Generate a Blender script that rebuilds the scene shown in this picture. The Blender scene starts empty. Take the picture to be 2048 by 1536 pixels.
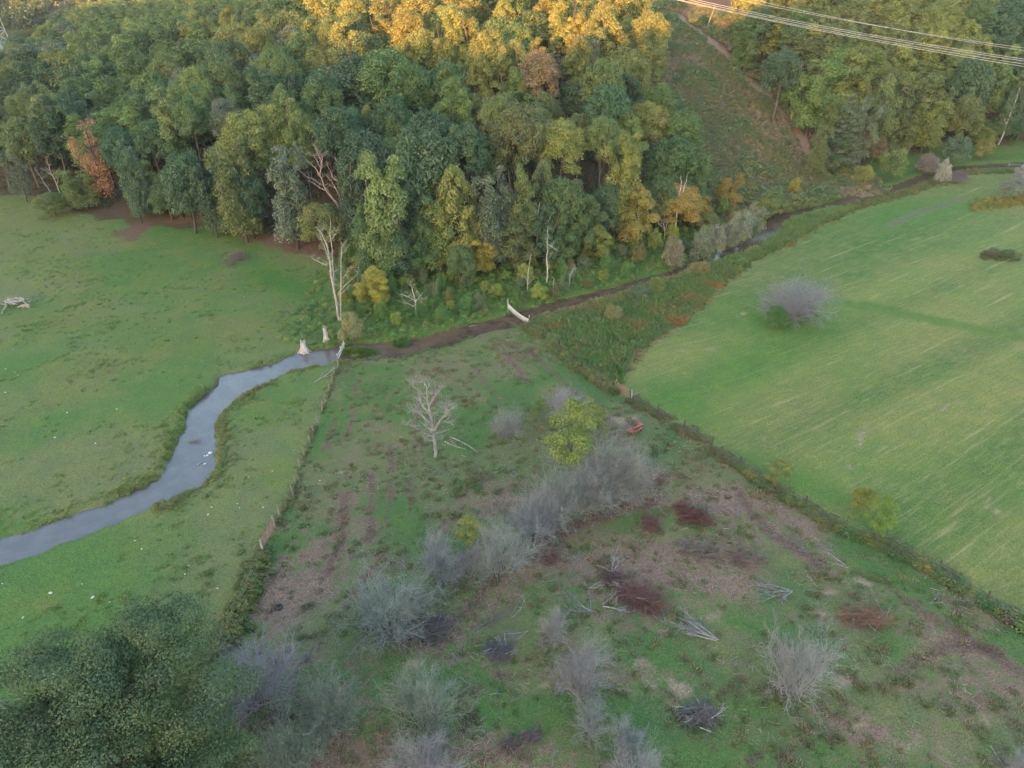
import bpy, math, random
import numpy as np
from mathutils import Vector

sc = bpy.context.scene
COL = sc.collection
rng = np.random.default_rng(7)
R = math.radians

# ------------------------------------------------------------------ camera, sky, sun, exposure
CAMH, PITCH, F = 50.0, R(30), 1462.0
cam = bpy.data.cameras.new('camera')
cam_o = bpy.data.objects.new('camera', cam)
COL.objects.link(cam_o)
cam_o.location = (0, 0, CAMH)
cam_o.rotation_euler = (R(90) - PITCH, 0, 0)
cam.sensor_width = 36
cam.lens = 36 * F / 2048
cam.clip_end = 4000
sc.camera = cam_o

SUN_EL, SUN_AZ = R(4.0), R(203)          # azimuth clockwise from +Y
w = bpy.data.worlds.new('World')
sc.world = w
w.use_nodes = True
nt = w.node_tree
bg = nt.nodes['Background']
sky = nt.nodes.new('ShaderNodeTexSky')
sky.sky_type = 'NISHITA'
sky.sun_disc = False
sky.sun_elevation = SUN_EL
sky.sun_rotation = SUN_AZ
sky.altitude = 200
sky.air_density = 1.0
sky.dust_density = 2.0
sky.ozone_density = 1.0
nt.links.new(sky.outputs[0], bg.inputs[0])
bg.inputs[1].default_value = 0.15

sun = bpy.data.lights.new('sun', 'SUN')
sun_o = bpy.data.objects.new('sun', sun)
COL.objects.link(sun_o)
sun.energy = 2.05
sun.angle = R(0.5)
sun.color = (1.0, 0.40, 0.13)
sdir = Vector((math.sin(SUN_AZ) * math.cos(SUN_EL), math.cos(SUN_AZ) * math.cos(SUN_EL), math.sin(SUN_EL)))
sun_o.rotation_euler = sdir.to_track_quat('Z', 'Y').to_euler()
sun_o.location = (-60, -80, 120)

vs = sc.view_settings
vs.view_transform = 'Standard'
vs.look = 'None'
vs.gamma = 1
vs.use_curve_mapping = False
vs.exposure = 3.75
sc.render.engine = 'CYCLES'
sc.cycles.max_bounces = 6
sc.cycles.transparent_max_bounces = 4

# ------------------------------------------------------------------ picture <-> ground
CP, SP = math.cos(PITCH), math.sin(PITCH)
def ray(u, v):
    dx = (u - 1024) / F; dy = (768 - v) / F
    return dx, CP + dy * SP, -SP + dy * CP
def at(u, v, z=0.0):
    d = ray(u, v); t = (z - CAMH) / d[2]
    return d[0] * t, d[1] * t
def proj(x, y, z):
    zz = z - CAMH
    dep = y * CP - zz * SP
    up = y * SP + zz * CP
    dep = np.where(np.abs(dep) < 1e-3, 1e-3, dep)
    return 1024 + F * x / dep, 768 - F * up / dep, dep

# ------------------------------------------------------------------ noise
def _h(ix, iy, s):
    n = (ix.astype(np.int64) * 374761393 + iy.astype(np.int64) * 668265263 + s * 974634541) & 0x7fffffff
    n = ((n ^ (n >> 13)) * 1274126177) & 0x7fffffff
    n = n ^ (n >> 16)
    return (n & 0xffff) / 65535.0
def vn(x, y, s=0):
    x = np.asarray(x, float); y = np.asarray(y, float)
    ix = np.floor(x); iy = np.floor(y); fx = x - ix; fy = y - iy
    fx = fx * fx * (3 - 2 * fx); fy = fy * fy * (3 - 2 * fy)
    ix = ix.astype(np.int64); iy = iy.astype(np.int64)
    a = _h(ix, iy, s); b = _h(ix + 1, iy, s); c = _h(ix, iy + 1, s); d = _h(ix + 1, iy + 1, s)
    return (a + (b - a) * fx) * (1 - fy) + (c + (d - c) * fx) * fy
def fbm(x, y, s=0, o=4):
    t = 0; a = .5; n = 0
    for k in range(o):
        t = t + a * vn(x * 2 ** k + 17.3 * k, y * 2 ** k - 9.1 * k, s + k); n += a; a *= .55
    return t / n
def sst(a, b, x):
    t = np.clip((x - a) / (b - a), 0, 1)
    return t * t * (3 - 2 * t)
def inpoly(x, y, P):
    ins = np.zeros(np.shape(x), bool)
    n = len(P)
    for i in range(n):
        x0, y0 = P[i]; x1, y1 = P[(i + 1) % n]
        if y0 == y1: continue
        c = ((y0 > y) != (y1 > y)) & (x < (x1 - x0) * (y - y0) / (y1 - y0) + x0)
        ins ^= c
    return ins
def pdist(x, y, P, closed=False):
    best = np.full(np.shape(x), 1e9)
    n = len(P)
    for i in range(n if closed else n - 1):
        x0, y0 = P[i]; x1, y1 = P[(i + 1) % n]
        dx, dy = x1 - x0, y1 - y0
        L = dx * dx + dy * dy + 1e-9
        t = np.clip(((x - x0) * dx + (y - y0) * dy) / L, 0, 1)
        d = (x - x0 - t * dx) ** 2 + (y - y0 - t * dy) ** 2
        best = np.minimum(best, d)
    return np.sqrt(best)

# ------------------------------------------------------------------ layout lines (read off the photo, dropped to the ground)
WZ = -0.5
UP = [(-60,1100),(0,1085),(60,1065),(130,1040),(200,1020),(270,985),(320,960),(345,930),(350,905),(362,875),(380,850),(385,815),(405,795),(430,775),(445,755),(470,748),(520,735),(555,728),(590,712),(640,702),(675,694),(700,690),(740,689),(800,688),(850,675),(900,661),(950,648),(990,640),(1030,628),(1060,618),(1110,605),(1160,592),(1210,580),(1260,567),(1300,555),(1340,545),(1380,528),(1430,510),(1480,490),(1510,470),(1530,450),(1540,430),(1580,425),(1640,411),(1700,394),(1750,381),(1790,370),(1820,360),(1860,345),(1900,335),(1950,330),(2000,327),(2080,324)]
LO = [(-60,1148),(0,1128),(70,1105),(150,1078),(220,1050),(290,1022),(350,998),(400,970),(420,945),(428,910),(428,870),(435,830),(455,812),(490,790),(520,772),(560,750),(610,736),(660,726),(690,720),(730,719),(770,719),(810,713),(850,703),(900,690),(950,672),(1000,661),(1045,652),(1070,641),(1100,634),(1150,620),(1200,602),(1240,588),(1290,573),(1340,561),(1390,541),(1430,529),(1480,509),(1530,491),(1560,467),(1565,447),(1590,437),(1640,423),(1700,407),(1760,393),(1800,381),(1830,371),(1870,354),(1910,344),(1960,338),(2080,332)]
UPw = [at(u, v, WZ) for u, v in UP]; LOw = [at(u, v, WZ) for u, v in LO]
CREEK = UPw + LOw[::-1]
FENCE1 = [(677,728),(676,736),(670,750),(664,766),(658,784),(652,805),(644,821),(636,846),(628,866),(620,888),(609,911),(600,935),(591,965),(587,992),(560,1030),(548,1052)]
FENCE1B = [(526,1100),(505,1160),(482,1220),(455,1268),(430,1300),(385,1390),(330,1520)]
FENCE2 = [(1058,652),(1100,685),(1150,725),(1200,762),(1230,780),(1262,800),(1330,838),(1400,878),(1470,925),(1540,970),(1600,1005),(1660,1040),(1740,1075),(1800,1100),(1870,1140),(1940,1185),(2000,1220),(2080,1268)]
HAYE = [(1237,748),(1260,715),(1330,660),(1400,605),(1440,565),(1500,520),(1560,495),(1640,448),(1700,420),(1780,398),(1850,378),(1890,356),(1920,347),(2080,345)]
A_ = lambda L: [at(u, v) for u, v in L]
F1w, F1Bw, F2w, HEw = A_(FENCE1), A_(FENCE1B), A_(FENCE2), A_(HAYE)
HAY = F2w[4:] + [(140, 25), (400, 40), (400, 260)] + HEw[::-1]
PADDOCK = [at(680, 722)] + LOw[20:27] + F2w + [(140, 25), (60, -40), (-40, -40)] + (F1w + F1Bw)[::-1]
MEADOW = F2w[:5] + HEw + LOw[27:][::-1]

# hill foot
FX = [-600,-400,-200,-124,-79,-41,-25,2,29,50,84,113,162,260,600]
FY = [ 420, 300, 212, 178,155,137,127,130,149,170,197,219,240,265, 330]
SX = [-600,-300,-150,-80,-20,60,120,220,600]
SV = [ .03, .05, .10,.19,.31,.35,.41,.41,.34]
TRACKP = [(1650,350),(1612,290),(1580,240),(1530,190),(1490,158),(1450,112),(1400,70),(1350,30)]
def hgt0(x, y):
    x = np.asarray(x, float); y = np.asarray(y, float)
    yf = np.interp(x, FX, FY) * .5 + (np.interp(x - 9, FX, FY) + np.interp(x + 9, FX, FY)) * .25
    d = y - yf
    s = np.interp(x, SX, SV)
    dd = np.where(d > 40, 40, d)
    sp = 5 * np.log1p(np.exp(np.clip(dd / 5, -30, 30)))
    dlim = np.clip(d - 40, 0, None)
    h = s * (sp + 130 * (1 - np.exp(-dlim / 130)))
    h = h + sst(0, 30, d) * (fbm(x / 40, y / 40, 5, 3) - .5) * 5
    far = np.clip(y - 520 + .3 * x, 0, None)
    h = h + 110 * (1 - np.exp(-.0026 * far))
    # unseen ridge behind the camera, where the sun goes down; crest shaped to shade the valley
    rid = np.exp(-((y + 390 + 20 * np.sin(x / 130)) / 105.0) ** 2)
    h = h + rid * (76.5 + 19 * sst(-255, -390, x) + 20 * sst(-225, -140, x) + 5 * (fbm(x / 22, y / 60, 77, 3) - .5))
    h = h + (fbm(x / 28, y / 28, 9, 3) - .5) * .7 + (vn(x / 5, y / 5, 3) - .5) * .12
    return h
def creek_sd(x, y):
    d = pdist(x, y, CREEK, True)
    d = np.where(inpoly(x, y, CREEK), -d, d)
    for (ix, iy), rx, ry in ISLETS:
        d = np.maximum(d, (1 - np.sqrt(((x - ix) / rx) ** 2 + ((y - iy) / ry) ** 2)) * ry)
    return d
ISLETS = [(at(727, 707, WZ), 3.6, 1.15), (at(798, 692, WZ), 1.2, .6)]
def hgt(x, y, sd=None):
    x = np.asarray(x, float); y = np.asarray(y, float)
    h = hgt0(x, y)
    if sd is None: sd = creek_sd(x, y)
    near = sst(16, 3, sd)
    h = h * (1 - near) + (h * .25 - .02) * near          # flatten beside the creek
    wob = (vn(x / 1.1, y / 1.1, 21) - .5) * .9 + (vn(x / 3.1, y / 3.1, 22) - .5) * .9
    return h - 1.0 * sst(.75, -.75, sd + wob - .28)
def H1(x, y): return float(hgt(np.array([x]), np.array([y]))[0])
_TT = np.arange(30, 700, .5)
def G(u, v, add=0.0, ymin=None):
    d = ray(u, v)
    x = d[0] * _TT; y = d[1] * _TT; z = CAMH + d[2] * _TT
    hh = hgt(x, y) if ymin is None else hgt0(x, y)
    ok = z < hh + add
    if ymin is not None:
        ok &= y > np.interp(x, FX, FY) + ymin
    i = int(np.argmax(ok)) if ok.any() else len(_TT) - 1
    return x[i], y[i], float(hh[i]), z[i], _TT[i]

# ------------------------------------------------------------------ mesh helpers
def mk_mesh(name, V, Fa, attrs=None, smooth=False):
    V = np.asarray(V, np.float32).reshape(-1, 3)
    Fa = np.asarray(Fa, np.int32)
    me = bpy.data.meshes.new(name)
    k = Fa.shape[1]
    me.vertices.add(len(V)); me.vertices.foreach_set('co', V.ravel())
    me.loops.add(Fa.size); me.loops.foreach_set('vertex_index', Fa.ravel())
    me.polygons.add(len(Fa))
    me.polygons.foreach_set('loop_start', np.arange(0, Fa.size, k, dtype=np.int32))
    me.polygons.foreach_set('loop_total', np.full(len(Fa), k, np.int32))
    if smooth: me.polygons.foreach_set('use_smooth', np.ones(len(Fa), bool))
    for an, (ty, arr) in (attrs or {}).items():
        a = me.attributes.new(an, ty, 'POINT')
        a.data.foreach_set({'FLOAT': 'value', 'FLOAT_VECTOR': 'vector', 'FLOAT_COLOR': 'color'}[ty], np.asarray(arr, np.float32).ravel())
    me.update(calc_edges=True)
    return me
def tag(o, label=None, cat=None, group=None, kind=None):
    if label: o['label'] = label
    if cat: o['category'] = cat
    if group: o['group'] = group
    if kind: o['kind'] = kind
    return o
def ob(name, me, mat=None, parent=None, loc=None, color=None):
    o = bpy.data.objects.new(name, me)
    COL.objects.link(o)
    if mat is not None and me is not None and len(me.materials) == 0: me.materials.append(mat)
    if parent is not None: o.parent = parent
    if loc is not None: o.location = loc
    if color is not None: o.color = (*color, 1)
    return o
def empty(name, loc, rz=0.0, scale=None):
    o = bpy.data.objects.new(name, None)
    COL.objects.link(o); o.location = loc; o.rotation_euler = (0, 0, rz)
    o.empty_display_size = .3
    if scale is not None: o.scale = scale
    return o

class Segs:
    """tapered round limbs, collected as frustums"""
    def __init__(s): s.a = []; s.b = []; s.ra = []; s.rb = []
    def add(s, p, q, r0, r1): s.a.append(p); s.b.append(q); s.ra.append(r0); s.rb.append(r1)
    def poly(s, pts, radii):
        for i in range(len(pts) - 1): s.add(pts[i], pts[i + 1], radii[i], radii[i + 1])
    def mesh(s, name, k=3, caps=True):
        A = np.array(s.a, float); B = np.array(s.b, float)
        ra = np.array(s.ra)[:, None, None]; rb = np.array(s.rb)[:, None, None]
        D = B - A; L = np.linalg.norm(D, axis=1, keepdims=True) + 1e-9; D = D / L
        B = B + D * (np.array(s.rb)[:, None] * .25)
        ref = np.where(np.abs(D[:, 2:3]) > .9, np.array([[1., 0, 0]]), np.array([[0, 0, 1.]]))
        X = np.cross(D, ref); X /= np.linalg.norm(X, axis=1, keepdims=True) + 1e-9
        Y = np.cross(D, X)
        an = np.arange(k) * 2 * np.pi / k
        ring = X[:, None, :] * np.cos(an)[None, :, None] + Y[:, None, :] * np.sin(an)[None, :, None]
        n = len(A)
        V = np.concatenate([A[:, None] + ring * ra, B[:, None] + ring * rb], axis=1).reshape(-1, 3)
        base = (np.arange(n) * 2 * k)[:, None]
        j = np.arange(k); j2 = (j + 1) % k
        q = np.stack([j2, j, j + k, j2 + k], 1)
        Fq = (base[:, :, None] + q[None]).reshape(-1, 4)
        return mk_mesh(name, V, Fq, smooth=k > 3)

def nrm(v): return v / (np.linalg.norm(v) + 1e-9)
def branch(S, p, d, L, r, lev, spec, g, wig=.18, up=.05, seg=4, tip=.35, leafpts=None):
    """recursive limb; spec[lev] = (children, length ratio, angle, radius ratio)"""
    p = np.array(p, float); d = nrm(np.array(d, float))
    pts = [p]; rr = [r]; dirs = [d]
    for i in range(seg):
        d = nrm(d + g.normal(0, wig, 3) + np.array([0, 0, up]))
        p = p + d * L / seg
        pts.append(p); rr.append(r * (1 - (1 - tip) * (i + 1) / seg)); dirs.append(d)
    S.poly(pts, rr)
    if leafpts is not None and lev >= len(spec) - 1: leafpts.append(pts[-1]); leafpts.append(pts[-2])
    if lev < len(spec):
        n, lr, ang, rq = spec[lev]
        for k in range(n):
            f = g.uniform(.3, 1.0) * seg
            i = min(int(f), seg - 1); fr = f - i
            q = pts[i] * (1 - fr) + pts[i + 1] * fr
            dd = dirs[i + 1]
            ax = g.normal(0, 1, 3); ax = nrm(ax - dd * ax.dot(dd))
            a = ang * g.uniform(.6, 1.3)
            nd = dd * math.cos(a) + ax * math.sin(a)
            branch(S, q, nd, L * lr * g.uniform(.6, 1.2), rr[i] * rq, lev + 1, spec, g, wig, up, max(2, seg - 1), tip, leafpts)

def leaf_quads(C, N, size, g, asp=.75):
    """little bent diamonds at C facing N"""
    n = len(C)
    N = N / (np.linalg.norm(N, axis=1, keepdims=True) + 1e-9)
    t = g.normal(0, 1, (n, 3)); X = np.cross(N, t); X /= np.linalg.norm(X, axis=1, keepdims=True) + 1e-9
    Y = np.cross(N, X)
    s = (size * g.uniform(.6, 1.35, n))[:, None]
    V = np.stack([C - X * s * .5, C + Y * s * .5 * asp + N * s * .1, C + X * s * .5, C - Y * s * .5 * asp + N * s * .1], 1).reshape(-1, 3)
    Fq = np.arange(n * 4).reshape(-1, 4)
    return V, Fq
def blob_leaves(blobs, n, size, g, droop=.0, fill=.25):
    """leaves over a set of clumps (cx,cy,cz,r,flat); returns V,F,lv"""
    B = np.array(blobs, float)
    wgt = B[:, 3] ** 2; wgt /= wgt.sum()
    idx = g.choice(len(B), n, p=wgt)
    d = g.normal(0, 1, (n, 3)); d /= np.linalg.norm(d, axis=1, keepdims=True)
    d[:, 2] = np.where(d[:, 2] < -.35, -d[:, 2], d[:, 2])
    rad = B[idx, 3] * (1 - fill * g.random(n) ** 1.5 + .12 * g.normal(0, 1, n))
    off = d * rad[:, None]; off[:, 2] *= B[idx, 4]
    C = B[idx, :3] + off
    N = d * .9 + g.normal(0, .55, (n, 3)) + np.array([0, 0, .35])
    V, Fq = leaf_quads(C, N, size, g)
    bl = g.random(len(B))
    lv = np.clip(.55 * bl[idx] + .45 * g.random(n), 0, 1)
    return V, Fq, np.repeat(lv, 4)

# ------------------------------------------------------------------ materials
def mat(name):
    m = bpy.data.materials.new(name); m.use_nodes = True
    t = m.node_tree; t.nodes.clear()
    out = t.nodes.new('ShaderNodeOutputMaterial')
    return m, t, out
def nd(t, ty, **kw):
    n = t.nodes.new(ty)
    for k, v in kw.items(): setattr(n, k, v)
    return n
def mixc(t, a, b, f, mode='MIX'):
    n = nd(t, 'ShaderNodeMix', data_type='RGBA', blend_type=mode)
    for s, val in ((0, f), (6, a), (7, b)):
        if hasattr(val, 'is_output'): t.links.new(val, n.inputs[s])
        elif s == 0: n.inputs[0].default_value = val
        else: n.inputs[s].default_value = (*val, 1)
    return n.outputs[2]
def math_(t, op, a, b=None, c=None, clamp=False):
    n = nd(t, 'ShaderNodeMath', operation=op, use_clamp=clamp)
    for i, val in enumerate((a, b, c)):
        if val is None: continue
        if hasattr(val, 'is_output'): t.links.new(val, n.inputs[i])
        else: n.inputs[i].default_value = val
    return n.outputs[0]
def noise(t, scale, detail=3, rough=.6, vec=None):
    n = nd(t, 'ShaderNodeTexNoise')
    n.inputs['Scale'].default_value = scale; n.inputs['Detail'].default_value = detail; n.inputs['Roughness'].default_value = rough
    if vec is not None: t.links.new(vec, n.inputs['Vector'])
    return n.outputs['Fac']
def mrange(t, v, a, b, c, d):
    n = nd(t, 'ShaderNodeMapRange'); t.links.new(v, n.inputs[0])
    for i, x in enumerate((a, b, c, d)): n.inputs[i + 1].default_value = x
    return n.outputs[0]

def leaf_material(name, inst):
    m, t, out = mat(name)
    if inst:
        a = nd(t, 'ShaderNodeAttribute', attribute_type='INSTANCER', attribute_name='icol'); base = a.outputs['Color']
    else:
        base = nd(t, 'ShaderNodeObjectInfo').outputs['Color']
    lv = nd(t, 'ShaderNodeAttribute', attribute_name='lv').outputs['Fac']
    geo = nd(t, 'ShaderNodeNewGeometry')
    nz = noise(t, .22, 3, .6, geo.outputs['Position'])
    warm = mixc(t, base, (1.35, 1.12, .8), mrange(t, nz, .45, .72, 0, .6), 'MULTIPLY')
    k = mrange(t, lv, 0, 1, .74, 1.26)
    hs = nd(t, 'ShaderNodeHueSaturation'); t.links.new(warm, hs.inputs['Color']); t.links.new(k, hs.inputs['Value'])
    hue = mrange(t, lv, 0, 1, .515, .485); t.links.new(hue, hs.inputs['Hue'])
    df = nd(t, 'ShaderNodeBsdfDiffuse'); tr = nd(t, 'ShaderNodeBsdfTranslucent')
    t.links.new(hs.outputs[0], df.inputs[0]); t.links.new(hs.outputs[0], tr.inputs[0])
    mx = nd(t, 'ShaderNodeMixShader'); mx.inputs[0].default_value = .28
    t.links.new(df.outputs[0], mx.inputs[1]); t.links.new(tr.outputs[0], mx.inputs[2])
    gl = nd(t, 'ShaderNodeBsdfGlossy'); gl.inputs['Roughness'].default_value = .5; gl.inputs[0].default_value = (.8, .85, .9, 1)
    m2 = nd(t, 'ShaderNodeMixShader'); m2.inputs[0].default_value = .035
    t.links.new(mx.outputs[0], m2.inputs[1]); t.links.new(gl.outputs[0], m2.inputs[2])
    t.links.new(m2.outputs[0], out.inputs[0])
    return m
M_LEAF = leaf_material('foliage', False)
M_LEAFI = leaf_material('foliage_mass', True)

def simple(name, ca, cb, scale=3.0, rough=.85, objcol=False, stretch=None, spec=.3):
    m, t, out = mat(name)
    tc = nd(t, 'ShaderNodeTexCoord')
    vec = tc.outputs['Object']
    if stretch:
        mp = nd(t, 'ShaderNodeMapping'); mp.inputs['Scale'].default_value = stretch
        t.links.new(vec, mp.inputs[0]); vec = mp.outputs[0]
    f = mrange(t, noise(t, scale, 4, .65, vec), .35, .68, 0, 1)
    c = mixc(t, ca, cb, f)
    if objcol:
        oi = nd(t, 'ShaderNodeObjectInfo'); c = mixc(t, c, oi.outputs['Color'], 1.0, 'MULTIPLY')
    b = nd(t, 'ShaderNodeBsdfPrincipled')
    t.links.new(c, b.inputs['Base Color']); b.inputs['Roughness'].default_value = rough
    b.inputs['Specular IOR Level'].default_value = spec
    t.links.new(b.outputs[0], out.inputs[0])
    return m
M_BARK = simple('bark', (.10, .085, .07), (.20, .18, .155), 4, .9, True, (1, 1, .25))
M_DEAD = simple('weathered_dead_wood', (.25, .235, .225), (.50, .475, .455), 3, .85, True, (1, 1, .3))
M_TWIG = simple('bare_twigs', (.72, .72, .72), (1, 1, 1), 1.2, .8, True)
M_POST = simple('old_fence_post', (.24, .22, .20), (.45, .43, .39), 5, .9, True, (1, 1, .2))
M_WIRE = simple('fence_wire', (.18, .17, .16), (.3, .28, .26), 4, .5)
M_CABLE = simple('aluminium_cable', (.30, .30, .32), (.40, .40, .42), 2, .45, False, None, .5)
M_STEEL = simple('galvanised_steel', (.22, .23, .25), (.32, .33, .35), 2, .5, False, None, .5)
M_SLAT = simple('white_painted_slat', (.34, .34, .35), (.52, .52, .53), 3, .6)
M_RUST = simple('rusty_red_pipe', (.20, .09, .07), (.32, .17, .13), 4, .7)
M_RED = simple('faded_red_paint', (.21, .05, .045), (.32, .10, .085), 3, .55)
M_STONE = simple('pale_stone', (.38, .37, .36), (.62, .61, .58), 3, .9)
M_TYRE = simple('black_rubber', (.015, .015, .017), (.035, .035, .035), 6, .7)

# ground -----------------------------------------------------------------
def ground_material():
    m, t, out = mat('pasture_ground')
    at_ = lambda n: nd(t, 'ShaderNodeAttribute', attribute_name=n)
    g = at_('gcol').outputs['Color']; dcol = at_('dcol').outputs['Color']; dm = at_('dmask').outputs['Fac']
    hay = at_('hay').outputs['Fac']; flow = at_('flow').outputs['Vector']
    pos = nd(t, 'ShaderNodeNewGeometry').outputs['Position']
    n1 = noise(t, .8, 5, .7, pos); n2 = noise(t, 3.6, 4, .7, pos); n3 = noise(t, 13, 2, .6, pos); n4 = noise(t, .33, 4, .65, pos)
    # straw lines left by mowing
    mp = nd(t, 'ShaderNodeMapping'); mp.inputs['Scale'].default_value = (.05, 1.15, 1); t.links.new(flow, mp.inputs[0])
    s1 = noise(t, 1.0, 4, .7, mp.outputs[0])
    mp2 = nd(t, 'ShaderNodeMapping'); mp2.inputs['Scale'].default_value = (.30, 2.4, 1); t.links.new(flow, mp2.inputs[0])
    s2 = noise(t, 1.0, 3, .6, mp2.outputs[0])
    straw = math_(t, 'MULTIPLY', hay, mrange(t, s1, .57, .72, 0, 1), clamp=True)
    straw2 = math_(t, 'MULTIPLY', hay, mrange(t, s2, .48, .70, 0, .55), clamp=True)
    # patchy dead/bare areas
    k = math_(t, 'ADD', dm, math_(t, 'MULTIPLY', math_(t, 'SUBTRACT', n1, .5), 2.2))
    k = math_(t, 'ADD', k, math_(t, 'MULTIPLY', math_(t, 'SUBTRACT', n2, .5), 1.7))
    k = mrange(t, k, .25, .75, 0, 1)
    gg = mixc(t, g, (1.5, 1.25, .95), mrange(t, n4, .4, .7, 0, .55), 'MULTIPLY')
    gg = mixc(t, gg, (.58, .70, .58), mrange(t, n2, .48, .70, 0, .7), 'MULTIPLY')
    gg = mixc(t, gg, (.34, .27, .15), math_(t, 'MULTIPLY', straw, .6))
    gg = mixc(t, gg, (.27, .23, .12), math_(t, 'MULTIPLY', straw2, .62))
    n5 = noise(t, 7.5, 3, .7, pos)
    gg = mixc(t, gg, (.45, .55, .45), mrange(t, n5, .5, .68, 0, .75), 'MULTIPLY')
    gg = mixc(t, gg, (1.5, 1.35, 1.1), mrange(t, n5, .48, .34, 0, .6), 'MULTIPLY')
    dd = mixc(t, dcol, (.50, .46, .44), mrange(t, n2, .46, .66, 0, .8), 'MULTIPLY')
    dd = mixc(t, dd, (1.35, 1.3, 1.2), mrange(t, n5, .52, .68, 0, .9), 'MULTIPLY')
    dd = mixc(t, dd, (1.6, 1.55, 1.45), mrange(t, n3, .5, .7, 0, .8), 'MULTIPLY')
    c = mixc(t, gg, dd, k)
    hs = nd(t, 'ShaderNodeHueSaturation'); t.links.new(c, hs.inputs['Color'])
    t.links.new(mrange(t, n3, .3, .7, .62, 1.38), hs.inputs['Value'])
    b = nd(t, 'ShaderNodeBsdfPrincipled'); t.links.new(hs.outputs[0], b.inputs['Base Color'])
    b.inputs['Roughness'].default_value = .95; b.inputs['Specular IOR Level'].default_value = .1
    bp = nd(t, 'ShaderNodeBump'); bp.inputs['Strength'].default_value = 1.0; bp.inputs['Distance'].default_value = .22
    hgtn = math_(t, 'ADD', math_(t, 'MULTIPLY', n2, .7), math_(t, 'MULTIPLY', n1, 1.0))
    hgtn = math_(t, 'ADD', hgtn, math_(t, 'MULTIPLY', n3, .3))
    t.links.new(hgtn, bp.inputs['Height']); t.links.new(bp.outputs[0], b.inputs['Normal'])
    t.links.new(b.outputs[0], out.inputs[0])
    return m
M_GROUND = ground_material()

def water_material():
    m, t, out = mat('creek_water')
    pos = nd(t, 'ShaderNodeNewGeometry').outputs['Position']
    a = noise(t, .35, 3, .6, pos); b_ = noise(t, 3.2, 3, .6, pos); c_ = noise(t, 1.0, 3, .6, pos)
    col = mixc(t, (.095, .060, .042), (.045, .032, .026), mrange(t, a, .4, .65, 0, 1))
    col = mixc(t, col, (.12, .082, .058), mrange(t, c_, .55, .7, 0, .5))
    sx = nd(t, 'ShaderNodeSeparateXYZ'); t.links.new(pos, sx.inputs[0])
    # sandy brown bottom upstream; below the bend, lilac sky reflection painted into base colour
    sky_tint = mixc(t, (.068, .066, .076), (.098, .09, .095), mrange(t, noise(t, .5, 4, .7, pos), .40, .70, 0, 1))
    col = mixc(t, sky_tint, col, mrange(t, math_(t, 'ADD', sx.outputs['X'], math_(t, 'MULTIPLY', a, 8)), -28, -20, 0, 1))
    b = nd(t, 'ShaderNodeBsdfPrincipled'); t.links.new(col, b.inputs['Base Color'])
    b.inputs['Roughness'].default_value = .09; b.inputs['IOR'].default_value = 1.42
    bp = nd(t, 'ShaderNodeBump'); bp.inputs['Strength'].default_value = .6
    t.links.new(mrange(t, c_, .3, .7, .09, .17), b.inputs['Roughness']); bp.inputs['Distance'].default_value = .05
    t.links.new(math_(t, 'ADD', b_, math_(t, 'MULTIPLY', c_, 1.2)), bp.inputs['Height']); t.links.new(bp.outputs[0], b.inputs['Normal'])
    t.links.new(b.outputs[0], out.inputs[0])
    return m
M_WATER = water_material()

# ------------------------------------------------------------------ evening haze
def haze(dens):
    m, t, out = mat('haze'); pv = nd(t, 'ShaderNodeVolumePrincipled')
    pv.inputs['Color'].default_value = (.86, .90, .96, 1); pv.inputs['Density'].default_value = dens; pv.inputs['Anisotropy'].default_value = .2
    t.links.new(pv.outputs[0], out.inputs['Volume'])
    x0, x1, y0, y1, z0, z1 = -760, 760, -620, 1160, -4, 190
    V8 = [(x, y, z) for z in (z0, z1) for x, y in ((x0, y0), (x1, y0), (x1, y1), (x0, y1))]
    o = ob('haze', mk_mesh('haze', V8, [(3,2,1,0),(4,5,6,7),(0,1,5,4),(1,2,6,5),(2,3,7,6),(3,0,4,7)]), m)
    tag(o, 'thin bluish evening haze filling the valley', kind='stuff')
HAZE = .00008
if HAZE: haze(HAZE)
# ------------------------------------------------------------------ the ground sheet
def axis(lo, f0, f1, hi, st):
    a = [f0]; s = st
    L = []
    while a[-1] > lo: s *= 1.09; a.append(a[-1] - s)
    L = a[::-1]
    mid = list(np.arange(f0 + st, f1, st))
    b = [f1]; s = st
    while b[-1] < hi: s *= 1.09; b.append(b[-1] + s)
    return np.array(L + mid + b)
XS = axis(-700, -118, 120, 700, .55)
YS = axis(-560, 22, 206, 1100, .5)
X, Y = np.meshgrid(XS, YS)
X = X.ravel(); Y = Y.ravel()
SD = np.full(X.shape, 50.0)
nearm = (X > -150) & (X < 190) & (Y > 20) & (Y < 260)
SD[nearm] = creek_sd(X[nearm], Y[nearm])
Z = hgt(X, Y, SD)
U, V, DEP = proj(X, Y, Z)
vis = (DEP > 5)
U = np.where(vis, U, -9999); V = np.where(vis, V, -9999)
wx = X + (fbm(X / 3, Y / 3, 31, 3) - .5) * 2.2; wy = Y + (fbm(X / 3, Y / 3, 37, 3) - .5) * 2.2
foot = Y - np.interp(X, FX, FY)
inH = inpoly(wx, wy, HAY); inP = inpoly(wx, wy, PADDOCK) & ~inH; inM = inpoly(wx, wy, MEADOW) & ~inH & ~inP
TRw = [G(u, v)[:2] for u, v in TRACKP]
LEFTROW = [(1490,410),(1440,335),(1395,255),(1350,190),(1325,150),(1310,90),(1295,30),(1285,-10)]
LRw = [G(u, v)[:2] for u, v in LEFTROW]
ROWP = TRw + [(TRw[-1][0] - 8, TRw[-1][1] + 120), (LRw[-1][0] - 8, LRw[-1][1] + 140)] + LRw[::-1]
inROW = inpoly(wx, wy, ROWP)
forest = (foot > .5 + (fbm(X / 9, Y / 9, 41, 3) - .5) * 12) & ~inH & ~inP & ~inM
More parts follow.
